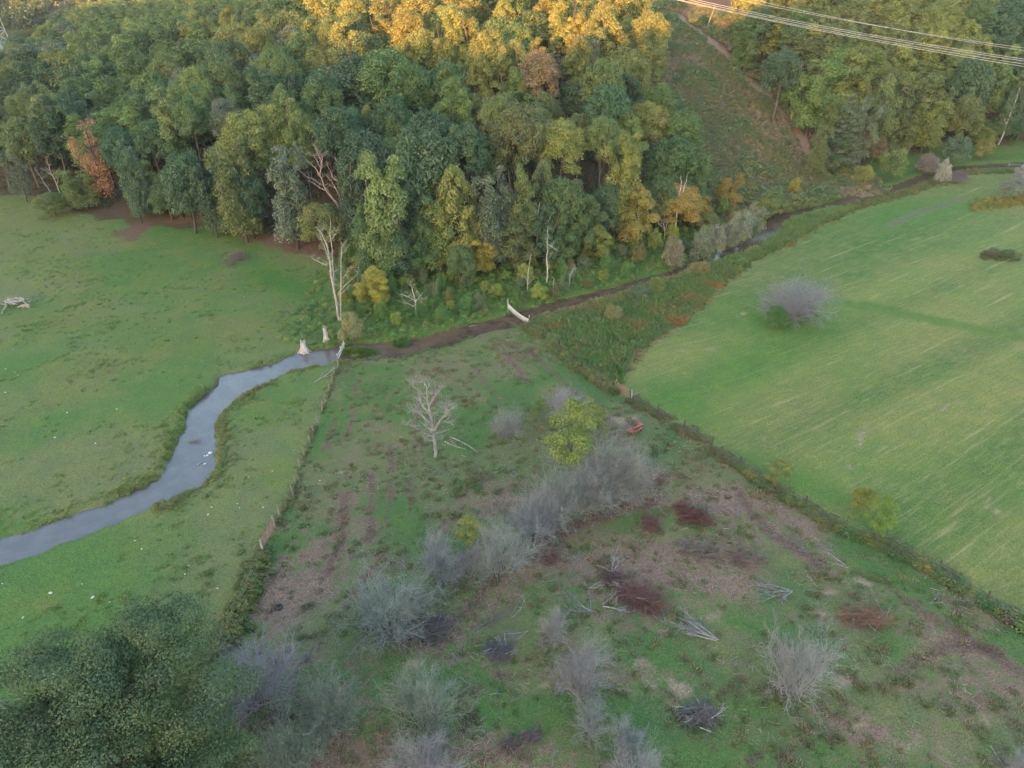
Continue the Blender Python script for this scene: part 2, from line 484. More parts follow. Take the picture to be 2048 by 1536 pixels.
# the weedy strip between creek and wood
UPX = np.array(UPw)
farbank = (Y > np.interp(X, UPX[20:, 0], UPX[20:, 1])) & (X > at(690, 690)[0]) & ~forest & ~inH & ~inM & ~inP
n_big = fbm(X / 22, Y / 22, 51, 4); n_mid = fbm(X / 6, Y / 6, 57, 4); n_sm = fbm(X / 2, Y / 2, 61, 3)
def lerp(a, b, t): return np.asarray(a) * (1 - t[:, None]) + np.asarray(b) * t[:, None]
gc = lerp((.070, .132, .042), (.114, .138, .062), sst(.40, .66, n_big))         # left pasture
gc = lerp(gc, (.11, .145, .040), .65 * sst(.5, .7, n_mid))
dc = np.tile(np.array((.135, .118, .075)), (len(X), 1)); dm = .12 + .55 * (n_mid - .45) + .5 * (n_big - .5)
hayf = np.zeros(len(X))
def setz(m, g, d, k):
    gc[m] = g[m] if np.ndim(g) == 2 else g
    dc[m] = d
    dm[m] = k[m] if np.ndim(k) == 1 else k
setz(inH, lerp((.088, .142, .042), (.130, .150, .053), sst(.3, .65, n_big)), (.19, .165, .09), .05 + .6 * (n_mid - .5)); hayf[inH] = 1
setz(inP, lerp((.066, .118, .041), (.106, .124, .060), sst(.38, .62, n_mid)), (.165, .112, .09), .04 + .15 * sst(820, 1080, V) + 1.1 * (n_mid - .5) + .6 * (n_big - .5))
setz(inM, lerp((.045, .10, .035), (.065, .11, .035), n_mid), (.15, .10, .045), .15 + 1.2 * (n_mid - .5))
setz(farbank, lerp((.05, .105, .03), (.075, .12, .03), n_mid), (.10, .075, .045), .1 + .6 * (n_mid - .5))
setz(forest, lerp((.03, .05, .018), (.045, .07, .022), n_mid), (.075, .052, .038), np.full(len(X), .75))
setz(inROW & (foot > -6), lerp((.06, .095, .038), (.10, .10, .05), sst(.35, .65, n_mid)), (.17, .135, .095), .22 + 1.1 * (n_mid - .5))
beyond = Y > 420
gc[beyond] = (.06, .09, .035); dm[beyond] = 0
def blob(u, v, ru, rv, rot=0.0):
    c, s = math.cos(R(rot)), math.sin(R(rot))
    a = (U - u) * c + (V - v) * s; b = -(U - u) * s + (V - v) * c
    return np.exp(-((a / ru) ** 2 + (b / rv) ** 2))
def line(pts, w, sw=.5):
    P = [at(u, v) for u, v in pts]
    near = np.zeros(len(X))
    xs = [p[0] for p in P]; ys = [p[1] for p in P]
    m = (X > min(xs) - 6) & (X < max(xs) + 6) & (Y > min(ys) - 6) & (Y < max(ys) + 6)
    near[m] = sst(w * (1 + sw), w * (1 - sw), pdist(X[m], Y[m], P) + (n_sm[m] - .5) * w)
    return near
for b in [(770,760,60,18),(1020,690,40,10,-8),(760,850,50,18),(600,1170,75,40),(560,1215,60,40),(640,1110,60,40),(1040,965,110,30,-22),(1180,1050,150,26,-18),(990,1180,95,45,-20),(1100,1130,100,40),(1250,1130,120,50),(1400,1130,130,45),(1420,1000,90,24),(1590,1040,140,24,24),(1230,842,60,28),(1310,1260,60,30),(900,1310,80,45),(700,1390,100,55),(760,1480,140,60),(620,1490,70,50),(1000,1390,80,40),(1890,1270,140,36,28),(1960,1370,130,55),(1700,1250,70,24),(1500,1170,110,30),(860,1260,70,36),(1350,1380,60,25),(1240,1200,120,40),(1700,1480,100,50),(1050,1500,90,50),(1290,1340,70,40)]:
    dm += .36 * blob(*b) * inP
for b in [(650,1255,60,40),(900,1165,70,35,-10),(1680,1310,90,40),(1480,1460,90,50),(1380,1300,60,24),(840,945,90,40),(1060,860,60,40),(1440,900,120,30,25),(1560,1120,60,20,20),(1200,1280,50,20),(1640,1190,90,25,20),(950,1440,60,30),(1850,1420,80,30),(620,960,60,40),(800,1040,40,60),(1190,770,80,30,30),(1720,1400,60,24)]:
    dm -= .5 * blob(*b) * inP
for pts, wd in [([(780,890),(784,960),(780,1010),(775,1045)],.42),([(742,950),(745,1010),(738,1080)],.5),([(692,990),(680,1080),(655,1145)],.5),([(820,955),(822,1035)],.4),([(716,760),(705,835),(690,880)],.4),([(672,840),(650,900)],.4),([(860,780),(905,830),(925,870)],.35),([(950,735),(1000,800),(1020,850)],.3),([(1010,705),(1055,765)],.35),([(1060,700),(1115,755),(1190,815),(1260,850)],.4),([(880,760),(860,830)],.3),([(1100,1085),(1180,1040),(1260,1010),(1320,1000)],.9),([(1480,985),(1500,1020),(1560,1075),(1640,1125)],.5),([(1700,1130),(1800,1190),(1960,1290),(2050,1350)],.7),([(1000,1130),(960,1200),(900,1250)],.4),([(600,1330),(660,1270),(700,1200),(780,1090)],.4),([(835,800),(830,870),(850,930)],.3),([(560,1110),(540,1170)],.3),([(1780,1340),(1900,1290),(2000,1300)],.5)]:
    k = line(pts, wd); dm += (.75 if pts[0][1] < 1100 else .4) * k * inP
    dc[k > .05] = dc[k > .05] * (1 - .35 * k[k > .05][:, None])
sand = np.zeros(len(X))
for b in [(685,946,11,5),(640,968,10,5),(1822,1495,24,16),(1722,1162,22,6,25),(1765,1180,12,4,35),(1658,1185,18,6),(1345,1376,46,18,15),(1250,838,26,9),(1890,1505,14,24,-30),(1690,1362,22,9,20),(1640,1222,26,5,20),(1310,1365,22,16),(1290,1330,34,12),(1030,1470,16,8,-30),(820,1330,20,8),(1080,1375,26,5,-20),(1365,1385,18,7),(1432,1235,20,14),(1715,1455,16,6,-30),(1975,1450,12,26,-25),(1780,1430,12,5)]:
    k = np.clip(1.5 * blob(*b), 0, 1) * inP; sand = np.maximum(sand, k * (.1 + .95 * n_sm))
for b in [(1725,872,9,26,18),(1995,1022,12,8),(1362,702,12,4),(1422,698,12,4),(1486,628,10,4),(1975,1005,6,18,15),(1760,910,8,5),(1890,815,16,5,-30),(1700,935,10,5)]:
    sand = np.maximum(sand, np.clip(1.4 * blob(*b), 0, 1) * inH * .55)
sand = np.clip(sand, 0, 1)
dc[:] = lerp(dc, (.27, .21, .15), np.clip(sand * 1.2, 0, 1)); dm = np.maximum(dm, sand * 1.1)
# hayfield: green lane, damp hollow, tan mown margin
gl = line([(1640,600),(1760,618),(1880,645),(2060,680)], 1.6); gc[:] = lerp(gc, (.05, .135, .028), gl * inH * .5); hayf *= 1 - .9 * gl
for b in [(1480,740,190,60,-20),(1560,640,120,40),(1850,420,160,26,-8),(1350,800,90,40,20),(1600,960,160,30,25)]:
    k = blob(*b) * inH; gc[:] = lerp(gc, (.055, .135, .03), k * .75); hayf *= 1 - .7 * k
edge = line(HAYE[:5], 1.0) * (inH | inM); dc[:] = lerp(dc, (.20, .17, .10), edge); dm = np.maximum(dm, edge * .8)
k = line([(1930,395),(1850,420),(1780,450)], 1.3) * inH; dc[:] = lerp(dc, (.12, .115, .085), k); dm = np.maximum(dm, k * .6)
# orange-brown patches in the wet meadow
for b in [(1270,650,34,14),(1330,625,40,12),(1115,655,28,8),(1380,600,30,10),(1340,640,20,8),(1170,600,40,8)]:
    dm += .8 * blob(*b) * inM
# lush bank growth, worn soil at the wood's edge, track
for b in [(480,430,160,34,14),(560,560,90,30,20),(300,440,110,16,8)]:
    kk = blob(*b) * (~forest) * (~inP); gc[:] = lerp(gc, (.038, .118, .024), kk * .85); dm -= .5 * kk
for b in [(0,450,90,50),(120,640,160,20),(360,690,160,30,-12),(560,650,100,30)]:
    kk = blob(*b) * (~forest) * (~inP); gc[:] = lerp(gc, (.105, .13, .042), kk * .6)
ed = np.maximum(line([(250,468),(300,452),(380,450),(440,455),(560,498),(640,512),(740,530)], 2.6), line([(262,480),(290,462)], 1.6))
dc[:] = lerp(dc, (.115, .075, .058), ed); dm = np.maximum(dm, .95 * ed)
trk = np.zeros(len(X)); mm = (X > 0) & (X < 130) & (Y > 170) & (Y < 420)
trk[mm] = sst(3.0, 1.1, pdist(X[mm], Y[mm], TRw) + (n_sm[mm] - .5) * 2); dc[:] = lerp(dc, (.23, .16, .12), trk); dm = np.maximum(dm, .95 * trk)
bankm = sst(.55, -.25, SD + (n_sm - .5) * .9); dc[:] = lerp(dc, (.055, .040, .030), bankm); dm = np.maximum(dm, bankm)
# flow: mowing direction
th = R(31) + (fbm(X / 90, Y / 90, 71, 2) - .5) * .25
al = X * math.cos(R(31)) + Y * math.sin(R(31)); ac = -X * math.sin(R(31)) + Y * math.cos(R(31))
ac = ac + 7 * np.sin(al / 55 + .6) + (fbm(X / 75, Y / 75, 73, 2) - .5) * 8
flow = np.stack([al, ac, np.zeros(len(X))], 1)
band = fbm(ac / 5.5, al / 120, 81, 2)[:, None]; bm = (hayf * 1.0)[:, None]
gc[:] = gc * (1 - bm) + bm * (gc * (1 + (band - .5) * np.array([.8, .42, .5])))
nx, ny = len(XS), len(YS)
ii = (np.arange(ny - 1)[:, None] * nx + np.arange(nx - 1)[None]).ravel()
GF = np.stack([ii, ii + 1, ii + nx + 1, ii + nx], 1)
one = np.ones((len(X), 1))
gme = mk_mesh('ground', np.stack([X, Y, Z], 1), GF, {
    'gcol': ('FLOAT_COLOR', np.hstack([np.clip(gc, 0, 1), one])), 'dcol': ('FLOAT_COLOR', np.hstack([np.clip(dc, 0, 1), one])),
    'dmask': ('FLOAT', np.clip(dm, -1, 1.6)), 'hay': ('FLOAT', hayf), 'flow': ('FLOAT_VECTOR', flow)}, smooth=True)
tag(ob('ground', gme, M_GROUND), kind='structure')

# water sheet following the creek
def water():
    n = 260
    def rs(P):
        P = np.array(P); s = np.r_[0, np.cumsum(np.hypot(*np.diff(P, axis=0).T))]
        return P, s
    a, sa = rs(UPw)
    t = np.linspace(0, sa[-1], n)
    A = np.stack([np.interp(t, sa, a[:, 0]), np.interp(t, sa, a[:, 1])], 1)
    b, sb = rs(LOw)
    fine = np.stack([np.interp(np.linspace(0, sb[-1], 2000), sb, b[:, 0]), np.interp(np.linspace(0, sb[-1], 2000), sb, b[:, 1])], 1)
    t2 = np.linspace(0, sb[-1], n)
    B = np.stack([np.interp(t2, sb, b[:, 0]), np.interp(t2, sb, b[:, 1])], 1)
    D = B - A; D /= np.linalg.norm(D, axis=1, keepdims=True)
    A = A - D * 2.0; B = B + D * 2.0
    rows = [A + (B - A) * f for f in np.linspace(0, 1, 5)]
    Vv = np.stack(rows, 1).reshape(-1, 2); Vv = np.hstack([Vv, np.full((len(Vv), 1), WZ)])
    i = (np.arange(n - 1)[:, None] * 5 + np.arange(4)[None]).ravel()
    return mk_mesh('creek', Vv, np.stack([i, i + 1, i + 6, i + 5], 1), smooth=True)
tag(ob('creek', water(), M_WATER), kind='structure')
# ------------------------------------------------------------------ wood: crown and trunk patterns
def crown_blobs(kind, g):
    """clumps for a crown that stands from z=0 to z=1*H in a 10 m wide space"""
    B = []
    if kind == 'broad':       # round oak crown, 10 wide 12 high
        n = 46
        for i in range(n):
            zz = 1 - 1.8 * (i + .5) / n; a = i * 2.4 + g.uniform(-.5, .5)
            rr = math.sqrt(max(0.02, 1 - zz * zz)) if zz > 0 else 1 - .3 * zz * zz
            q = g.uniform(.78, 1.06)
            B.append((3.8 * rr * math.cos(a) * q, 3.8 * rr * math.sin(a) * q, 6.3 + 4.4 * zz * q, g.uniform(.95, 1.6), g.uniform(.75, 1.0)))
        B.append((0, 0, 7, 3.2, 1.2))
    elif kind == 'poplar':    # tall, cone topped
        n = 44
        for i in range(n):
            f = (i + .5) / n; z = 1.5 + 12.0 * f
            rr = 3.7 * min(1, (1 - f) * 2.0 + .14) * min(1, .55 + f * 1.6)
            a = g.uniform(0, 2 * np.pi)
            q = g.uniform(.65, 1.05)
            B.append((rr * q * math.cos(a), rr * q * math.sin(a), z, g.uniform(.8, 1.5) * (1 - .35 * f), g.uniform(.9, 1.35)))
        B.append((0, 0, 6, 2.0, 2.4))
    elif kind == 'ragged':    # several leaders with gaps between them
        nl = g.integers(3, 6)
        for l in range(nl):
            a = l * 2 * np.pi / nl + g.uniform(-.5, .5); ro = g.uniform(1.4, 2.9); top = g.uniform(8.5, 13)
            for k in range(9):
                f = (k + .5) / 9
                B.append((ro * math.cos(a) * (.5 + .6 * f) + g.normal(0, .55), ro * math.sin(a) * (.5 + .6 * f) + g.normal(0, .55), 1.2 + top * f * .95, g.uniform(.85, 1.6) * (1.15 - .45 * f), g.uniform(.75, 1.15)))
    elif kind == 'plume':     # conifer-like spire
        for k in range(40):
            f = k / 40; rr = 2.9 * (1 - f) + .2; a = k * 2.4
            B.append((rr * .75 * math.cos(a), rr * .75 * math.sin(a), 1 + 12.6 * f, .35 + 1.0 * (1 - f), .55))
        B.append((0, 0, 5, 1.4, 2.6))
    elif kind == 'dome':      # low rounded shrub, 4 wide 3 high
        for k in range(26):
            a = g.uniform(0, 2 * np.pi); zz = g.uniform(.05, 1); rr = math.sqrt(1 - zz * zz * .9)
            B.append((1.5 * rr * math.cos(a) * g.uniform(.6, 1.1), 1.5 * rr * math.sin(a) * g.uniform(.6, 1.1), .3 + 2.1 * zz * g.uniform(.7, 1.1), g.uniform(.35, .7), .85))
        B.append((0, 0, 1.0, 1.2, .8))
    elif kind == 'sapling':   # light upright crown, 4 wide 6 high
        for k in range(26):
            f = g.random(); a = g.uniform(0, 2 * np.pi); rr = 1.7 * math.sin(np.pi * (.12 + .86 * f)) * g.uniform(.4, 1.05)
            B.append((rr * math.cos(a), rr * math.sin(a), 1.0 + 4.6 * f, g.uniform(.4, .75), .8))
    return B
def trunk_mesh(name, kind, g, H=14.0, bare=0):
    S = Segs()
    n = 7; p = np.array([0, 0, -6.5]); d = np.array([0, 0, 1.])
    pts = [p]; rr = [.34]
    for i in range(n):
        d = nrm(d + g.normal(0, .06, 3)); d[2] = abs(d[2])
        p = p + d * (H + 4.5) / n; pts.append(p); rr.append(.34 * (1 - .82 * (i + 1) / n))
    S.poly(pts, rr)
    for k in range(11 + bare):
        f = g.uniform(2.2, 6.6); i = int(f); q = pts[i] * (1 - f + i) + pts[i + 1] * (f - i)
        a = g.uniform(0, 2 * np.pi)
        branch(S, q, (math.cos(a), math.sin(a), .9), g.uniform(1.6, 3.2) * (1.25 - f / 9), rr[i] * .45, 0, [(3, .55, .7, .5)], g, .12, .08, 3)
    return S.mesh(name, 5)
PROTO = {}
def leafy(kind, n, size, seed, fill=.25):
    g = np.random.default_rng(seed)
    Vv, Fq, lv = blob_leaves(crown_blobs(kind, g), n, size, g, fill=fill)
    return mk_mesh(kind + '_crown', Vv, Fq, {'lv': ('FLOAT', lv)})
for kind, k, n, s in [('broad', 5, 22000, .27), ('poplar', 4, 20000, .26), ('ragged', 4, 19000, .26), ('plume', 2, 15000, .24), ('thin', 2, 6500, .25)]:
    for i in range(k):
        kk = 'ragged' if kind == 'thin' else kind
        c = leafy(kk, n, s, 100 + 17 * i + len(kind) * 7)
        tm = trunk_mesh('trunk', kind, np.random.default_rng(300 + i + len(kind)), 12, 16 if kind == 'thin' else 0)
        c.materials.append(M_LEAF); tm.materials.append(M_BARK)
        PROTO.setdefault(kind, []).append((c, tm))
PAL = {  # albedo of the foliage
 'D': (.038, .074, .036), 'G': (.054, .096, .033), 'L': (.082, .128, .040), 'Y': (.108, .138, .036), 'O': (.078, .104, .036),
 'A': (.110, .132, .038), 'M': (.155, .132, .034), 'B': (.108, .092, .05), 'S': (.070, .094, .062), 'W': (.185, .175, .032), 'R': (.15, .085, .05)}
PNAME = {'D': 'dark green', 'G': 'mid green', 'L': 'light green', 'Y': 'yellow-green', 'O': 'olive', 'A': 'golden', 'M': 'amber', 'B': 'rusty brown', 'S': 'grey-green', 'W': 'bright yellow', 'R': 'orange-red'}
TREES = []     # (x, y, zground, height, width, code, shape, u, vtop, foot distance, lean)
def hill_tree(u, vt, wpx, code, shape=None, H=None, base=None):
    if base:
        x, y, zg, _, _ = G(base[0], base[1])
        d = ray(u, vt); H = CAMH + d[2] * (y / d[1]) - zg
        t = y / d[1]
    else:
        H = H or 19.5 + 4 * math.sin(u * .7 + vt)
        x, y, zg, z, t = G(u, vt, H * .97, -1.0)
        H = min(H, max(7, z - zg))
    wm = wpx / F * t * (1.36 if base is None else 1.45)
    TREES.append([x, y, zg, H, wm, code, shape, u, vt])
# crowns one can tell apart in the photograph: top (u, v), width in px, colour, shape
E = """292 -4 68 G p|239 27 45 G p|137 14 70 D b|85 50 55 Y p|30 70 52 D b|35 100 60 O b|102 80 50 S b|143 112 112 D b|185 58 48 L p|205 112 60 G b|328 78 88 L p|265 98 70 G b|427 38 95 G b|485 98 72 D b|533 104 105 S b|410 125 60 G b|325 176 75 L r|267 176 60 L b|239 152 60 G b|345 190 70 S b|564 166 70 L p|560 194 75 Y r|485 221 90 Y b|598 218 60 O p|670 211 78 D b|445 194 60 S b|376 190 60 G b|137 180 65 G p|82 190 65 D p|34 184 52 O b|10 212 45 O b|240 280 52 D b|340 250 70 G r|300 240 60 D b|355 304 75 D b|455 274 82 O r|405 330 60 D r|18 300 45 S t
964 2 45 A p|1124 0 52 A p|793 -4 50 A p|700 -4 55 A b|899 45 52 A p|817 20 60 A b|731 26 78 A p|841 55 66 A b|1008 -2 50 A p|1045 -5 50 G b|1159 27 42 A p|1206 18 88 A p|1258 36 42 A b|1066 20 80 G b|970 42 70 A b|1029 78 62 A p|1073 75 48 A p|1110 100 60 B t|1162 74 52 A p|899 92 70 A b|850 82 60 A p|803 85 48 A p|960 110 50 A p|769 92 100 G b|714 106 140 D b|830 128 72 D b|892 130 72 G p|905 154 60 L p|1029 134 58 L p|1210 116 72 O b|1165 150 82 D b|1305 147 70 A t|1220 166 80 D b|946 185 55 O p|995 190 50 O b|1022 205 85 L r|1090 184 58 O b|694 215 70 D b|731 210 42 Y p|782 194 70 D b|790 219 72 L b|885 215 62 D b|926 246 75 D b|1121 236 82 Y b|1158 224 50 O b|1210 230 62 O b|1258 222 62 L p|1244 268 75 Y r|845 264 130 D b|967 277 50 O r|1087 319 50 O p|1346 275 92 G b|1135 352 86 G b|1217 362 58 D b|953 388 52 Y r|834 355 80 D r|985 330 80 S r|1322 347 60 G b|600 60 66 G b|640 92 60 A b|612 30 60 A p|660 30 50 G b|560 40 62 G b|520 20 55 A p|380 15 60 G b|455 10 50 A p|640 150 70 G b|620 186 55 D b
1389 277 60 G b|1502 40 60 G r|1570 -6 60 A r|1638 -4 66 A b|1604 68 72 O r|1645 100 92 L r|1673 120 90 Y r|1570 95 62 D b|1741 36 72 O p|1775 6 60 A b|1826 14 60 O b|1881 41 60 Y b|1895 -4 60 Y b|1963 -4 60 G b|2030 -4 60 D b|1751 96 52 Y p|1786 147 52 O p|1837 120 62 O p|1908 106 52 L p|1956 115 70 D b|2011 137 58 L p|2045 147 50 D b|1710 181 56 S c|1748 198 52 S r|1871 195 62 Y r|1943 191 56 O b|1984 240 50 O r|1649 246 40 O r|1690 262 58 D r|1785 253 50 O r|1826 226 52 O r|1751 290 40 B b|2038 267 50 O b|1956 290 46 Y r|2018 284 50 D b"""
SH = {'b': 'broad', 'p': 'poplar', 'r': 'ragged', 'c': 'plume', 't': 'thin'}
for it in E.replace('\n', '|').split('|'):
    q = it.split(); hill_tree(float(q[0]), float(q[1]), float(q[2]), q[3], SH[q[4]])
# the front rank, whose feet can be seen or guessed
for u, vt, wpx, c, s, base in [(540,283,80,'S','ragged',(597,500)),(250,318,72,'Y','ragged',(315,428)),(342,362,60,'G','broad',(346,440)),(110,385,52,'O','broad',(112,432)),(150,330,62,'O','ragged',(176,418)),(640,403,76,'O','broad',(650,508)),(772,308,96,'L','ragged',(772,560)),(817,410,92,'D','ragged',(815,552)),(926,330,70,'Y','poplar',(915,545)),(888,365,92,'Y','ragged',(885,540)),(970,458,60,'W','ragged',(962,548)),(920,490,48,'G','broad',(922,572)),(1042,330,50,'O','poplar',(1040,528)),(1042,430,76,'O','ragged',(1035,545)),(998,388,70,'S','ragged',(995,535)),(1125,430,54,'G','poplar',(1128,535)),(1190,450,52,'Y','poplar',(1192,520)),(1268,366,66,'M','poplar',(1265,490)),(765,430,70,'G','ragged',(762,565)),(1340,368,82,'M','broad',(1345,462)),(1452,345,44,'M','ragged',(1450,424)),(1375,372,60,'M','ragged',(1378,450)),(1410,425,38,'O','broad',(1412,462)),(752,535,56,'W','poplar',(752,612)),(405,300,60,'D','broad',(408,440)),(460,330,70,'D','poplar',(462,462)),(1165,385,60,'G','poplar',(1165,515)),(1095,410,55,'D','poplar',(1092,535)),(860,440,60,'G','poplar',(850,552)),(505,330,64,'D','broad',(508,478)),(700,330,60,'D','broad',(712,500)),(725,390,50,'G','broad',(735,525)),(186,244,66,'R','thin',(210,410))]:
    hill_tree(u, vt, wpx, c, s, None, base)
nE = len(TREES)
# fill the wood behind and between them
gx = np.random.default_rng(11)
ex = np.array([[t[0], t[1]] for t in TREES]); eu = np.array([[t[7], t[8]] for t in TREES]); ec = [t[5] for t in TREES]
FILL = []
sp = 7.4
for j in range(80):
    for i in range(140):
        x = -430 + i * sp + (j % 2) * sp / 2 + gx.uniform(-2.4, 2.4); y = 120 + j * sp * .87 + gx.uniform(-2.2, 2.2)
        FILL.append((x, y, gx.random(), gx.random(), gx.random()))
FA = np.array(FILL)
fz = hgt0(FA[:, 0], FA[:, 1]); fd = FA[:, 1] - np.interp(FA[:, 0], FX, FY)
fu, fv, fdep = proj(FA[:, 0], FA[:, 1], fz + 20)
fdist = np.hypot(FA[:, 0], FA[:, 1])
rowp = inpoly(FA[:, 0], FA[:, 1], ROWP) | (pdist(FA[:, 0], FA[:, 1], TRw) < 6)
okf = (fd > 4) & ~rowp & (fv > -60) & (fu > -120) & (fu < 2170) & (FA[:, 1] < 520) & (fdep > 20)
VISROW = [(1305,-60),(1338,105),(1382,165),(1428,240),(1472,330),(1508,415),(1570,415),(1665,352),(1590,240),(1495,150),(1410,60),(1345,-60)]
seen = np.zeros(len(FA), bool)
for hh in (19, 14, 9):
    for dxm in (-3, 0, 3):
        a_, b_, _ = proj(FA[:, 0] + dxm, FA[:, 1], fz + hh); seen |= inpoly(a_, b_, VISROW)
okf &= ~seen
for k in np.where(okf)[0]:
    x, y = FA[k, 0], FA[k, 1]
    dd = np.hypot(ex[:, 0] - x, ex[:, 1] - y)
    if dd.min() < 5.6: continue
    if fu[k] < 150 and fv[k] < 78 - .42 * fu[k]: continue
    near = np.argsort(np.hypot((eu[:, 0] - fu[k]), (eu[:, 1] - fv[k]) * 1.3))[:5]
    c = ec[near[int(FA[k, 2] * 5)]]
    if c in 'WR': c = 'Y'
    H = 14.5 + 8 * FA[k, 3]
    TREES.append([x, y, float(fz[k]), H, 9.4 + 3.6 * FA[k, 4], c, None, float(fu[k]), float(fv[k])])
# the nearest 300 stand as things of their own; what lies farther up and behind is one mass
ordk = sorted(range(nE, len(TREES)), key=lambda i: math.hypot(TREES[i][0], TREES[i][1]))
single = list(range(nE)) + ordk[:max(0, 296 - nE)]
mass = ordk[max(0, 296 - nE):]
def place_tree(T, g):
    x, y, zg, H, wm, c, shape, u, vt = T
    if shape is None: shape = ['broad', 'broad', 'broad', 'poplar', 'ragged'][int(g.integers(5))]
    cm, tm = PROTO[shape][int(g.integers(len(PROTO[shape])))]
    natural = {'broad': (10.2, 11.8), 'poplar': (8.4, 14.2), 'ragged': (8.6, 13.2), 'plume': (6.4, 14), 'thin': (8.6, 13.2)}[shape]
    foot_ = y - float(np.interp(x, FX, FY))
    if shape != 'plume' and pdist(np.array([x]), np.array([y]), ROWP, True)[0] < 7: foot_ = 0
    ch = H * (.97 if foot_ < 7 else .76)                 # edge trees are leafy to the ground
    if foot_ >= 7: ch = min(ch, wm * {'broad': 1.2, 'poplar': 1.5, 'ragged': 1.4}.get(shape, 2))
    if foot_ < 7 and shape == 'broad' and ch > wm * 1.7: cm, tm = PROTO['ragged'][int(g.integers(4))]; natural = (8.6, 13.2)
    sx = wm / natural[0]; sz = ch / natural[1]
    o = empty('broadleaf_tree' if shape != 'plume' else 'conifer_tree', (x, y, zg), float(g.uniform(0, 6.28)))
    cr = ob('crown', cm, None, o); cr.location = (0, 0, H - ch); cr.scale = (sx, sx, sz)
    base = 1.42 * np.array(PAL[c]) * g.uniform(.85, 1.18) * np.array([g.uniform(.9, 1.12), 1, g.uniform(.9, 1.1)])
    cr.color = (*base, 1)
    tr = ob('trunk', tm, None, o)
    tz = H / 15.5; tr.location = (0, 0, 6.0 * tz); tr.scale = (max(.6, sx * .9), max(.6, sx * .9), tz)
    tr.color = (*(np.array((1, 1, 1)) * g.uniform(.3, .7)), 1)
    return o, c, shape
gt = np.random.default_rng(5)
PLACED = []
for i in single:
    o, c, shape = place_tree(TREES[i], gt)
    PLACED.append((o, c, shape, TREES[i]))
ORD = ['leftmost', 'second from left', 'third from left', 'fourth from left', 'fifth from left', 'sixth from left', 'seventh from left', 'eighth from left', 'ninth from left', 'tenth from left', 'eleventh from left', 'twelfth from left']
def ordn(i, n):
    if n == 1: return 'only'
    if i < 12 and i <= n // 2: return ORD[i]
    if i == n - 1: return 'rightmost'
    return ORD[n - 1 - i].replace('left', 'right') if n - 1 - i < 12 else ORD[min(i, 11)]
cells = {}
for o, c, shape, T in PLACED:
    u, vt = T[7], T[8]
    fo = T[1] - float(np.interp(T[0], FX, FY))
    row = 'front edge' if fo < 9 else ('lower slope' if vt > 225 else ('mid slope' if vt > 110 else 'upper slope'))
    colm = ("wood's left end" if u < 250 else 'wood above pasture' if u < 560 else 'wood by dead trees' if u < 820 else 'wood above floodgate' if u < 1090 else 'wood left of strip' if u < 1480 else 'wood right of strip' if u < 1790 else "wood's right end")
    k2 = {'thin': 'sparse', 'plume': 'conical', 'poplar': 'tall', 'broad': 'rounded', 'ragged': 'ragged'}[shape or 'broad']
    cells.setdefault((PNAME[c], k2, row, colm), []).append((u, o))
for (cn, kk, row, colm), L in cells.items():
    L.sort(key=lambda a: a[0])
    for i, (u, o) in enumerate(L):
        tag(o, f"{ordn(i, len(L))} {kk} {cn} tree on {row} of {colm}", 'tree', 'trees of the wooded hillside')

# ---- instanced masses -------------------------------------------------
def scatter(name, pts, scl, rz, icol, me, label=None, tilt=None):
    pts = np.asarray(pts, np.float32)
    base = bpy.data.meshes.new(name)
    base.vertices.add(len(pts)); base.vertices.foreach_set('co', pts.ravel())
    for an, ty, arr, key in (('sc', 'FLOAT_VECTOR', scl, 'vector'), ('rz', 'FLOAT', rz, 'value'), ('icol', 'FLOAT_COLOR', np.hstack([icol, np.ones((len(pts), 1))]), 'color')):
        a = base.attributes.new(an, ty, 'POINT'); a.data.foreach_set(key, np.asarray(arr, np.float32).ravel())
    o = ob(name, base)
    proto = bpy.data.objects.new(name + '_pattern', me)
    ng = bpy.data.node_groups.new(name, 'GeometryNodeTree')
    ng.interface.new_socket('Geometry', in_out='INPUT', socket_type='NodeSocketGeometry')
    ng.interface.new_socket('Geometry', in_out='OUTPUT', socket_type='NodeSocketGeometry')
    gi = ng.nodes.new('NodeGroupInput'); go = ng.nodes.new('NodeGroupOutput')
    oi = ng.nodes.new('GeometryNodeObjectInfo'); oi.inputs['Object'].default_value = proto; oi.inputs['As Instance'].default_value = True
    ip = ng.nodes.new('GeometryNodeInstanceOnPoints')
    a1 = ng.nodes.new('GeometryNodeInputNamedAttribute'); a1.data_type = 'FLOAT'; a1.inputs['Name'].default_value = 'rz'
    a2 = ng.nodes.new('GeometryNodeInputNamedAttribute'); a2.data_type = 'FLOAT_VECTOR'; a2.inputs['Name'].default_value = 'sc'
    cx = ng.nodes.new('ShaderNodeCombineXYZ'); er = ng.nodes.new('FunctionNodeEulerToRotation')
    L = ng.links.new
    L(a1.outputs[0], cx.inputs['Z']); L(cx.outputs[0], er.inputs[0]); L(er.outputs[0], ip.inputs['Rotation'])
    L(a2.outputs[0], ip.inputs['Scale']); L(gi.outputs[0], ip.inputs['Points']); L(oi.outputs['Geometry'], ip.inputs['Instance'])
    L(ip.outputs['Instances'], go.inputs[0])
    o.modifiers.new('instances', 'NODES').node_group = ng
    tag(o, label, kind='stuff')
    return o
def leafy_inst(kind, n, size, seed):
    m = leafy(kind, n, size, seed); m.materials.append(M_LEAFI); return m
gm = np.random.default_rng(21)
mp_ = [[], [], []]
for i in mass: mp_[int(gm.integers(3))].append(TREES[i])
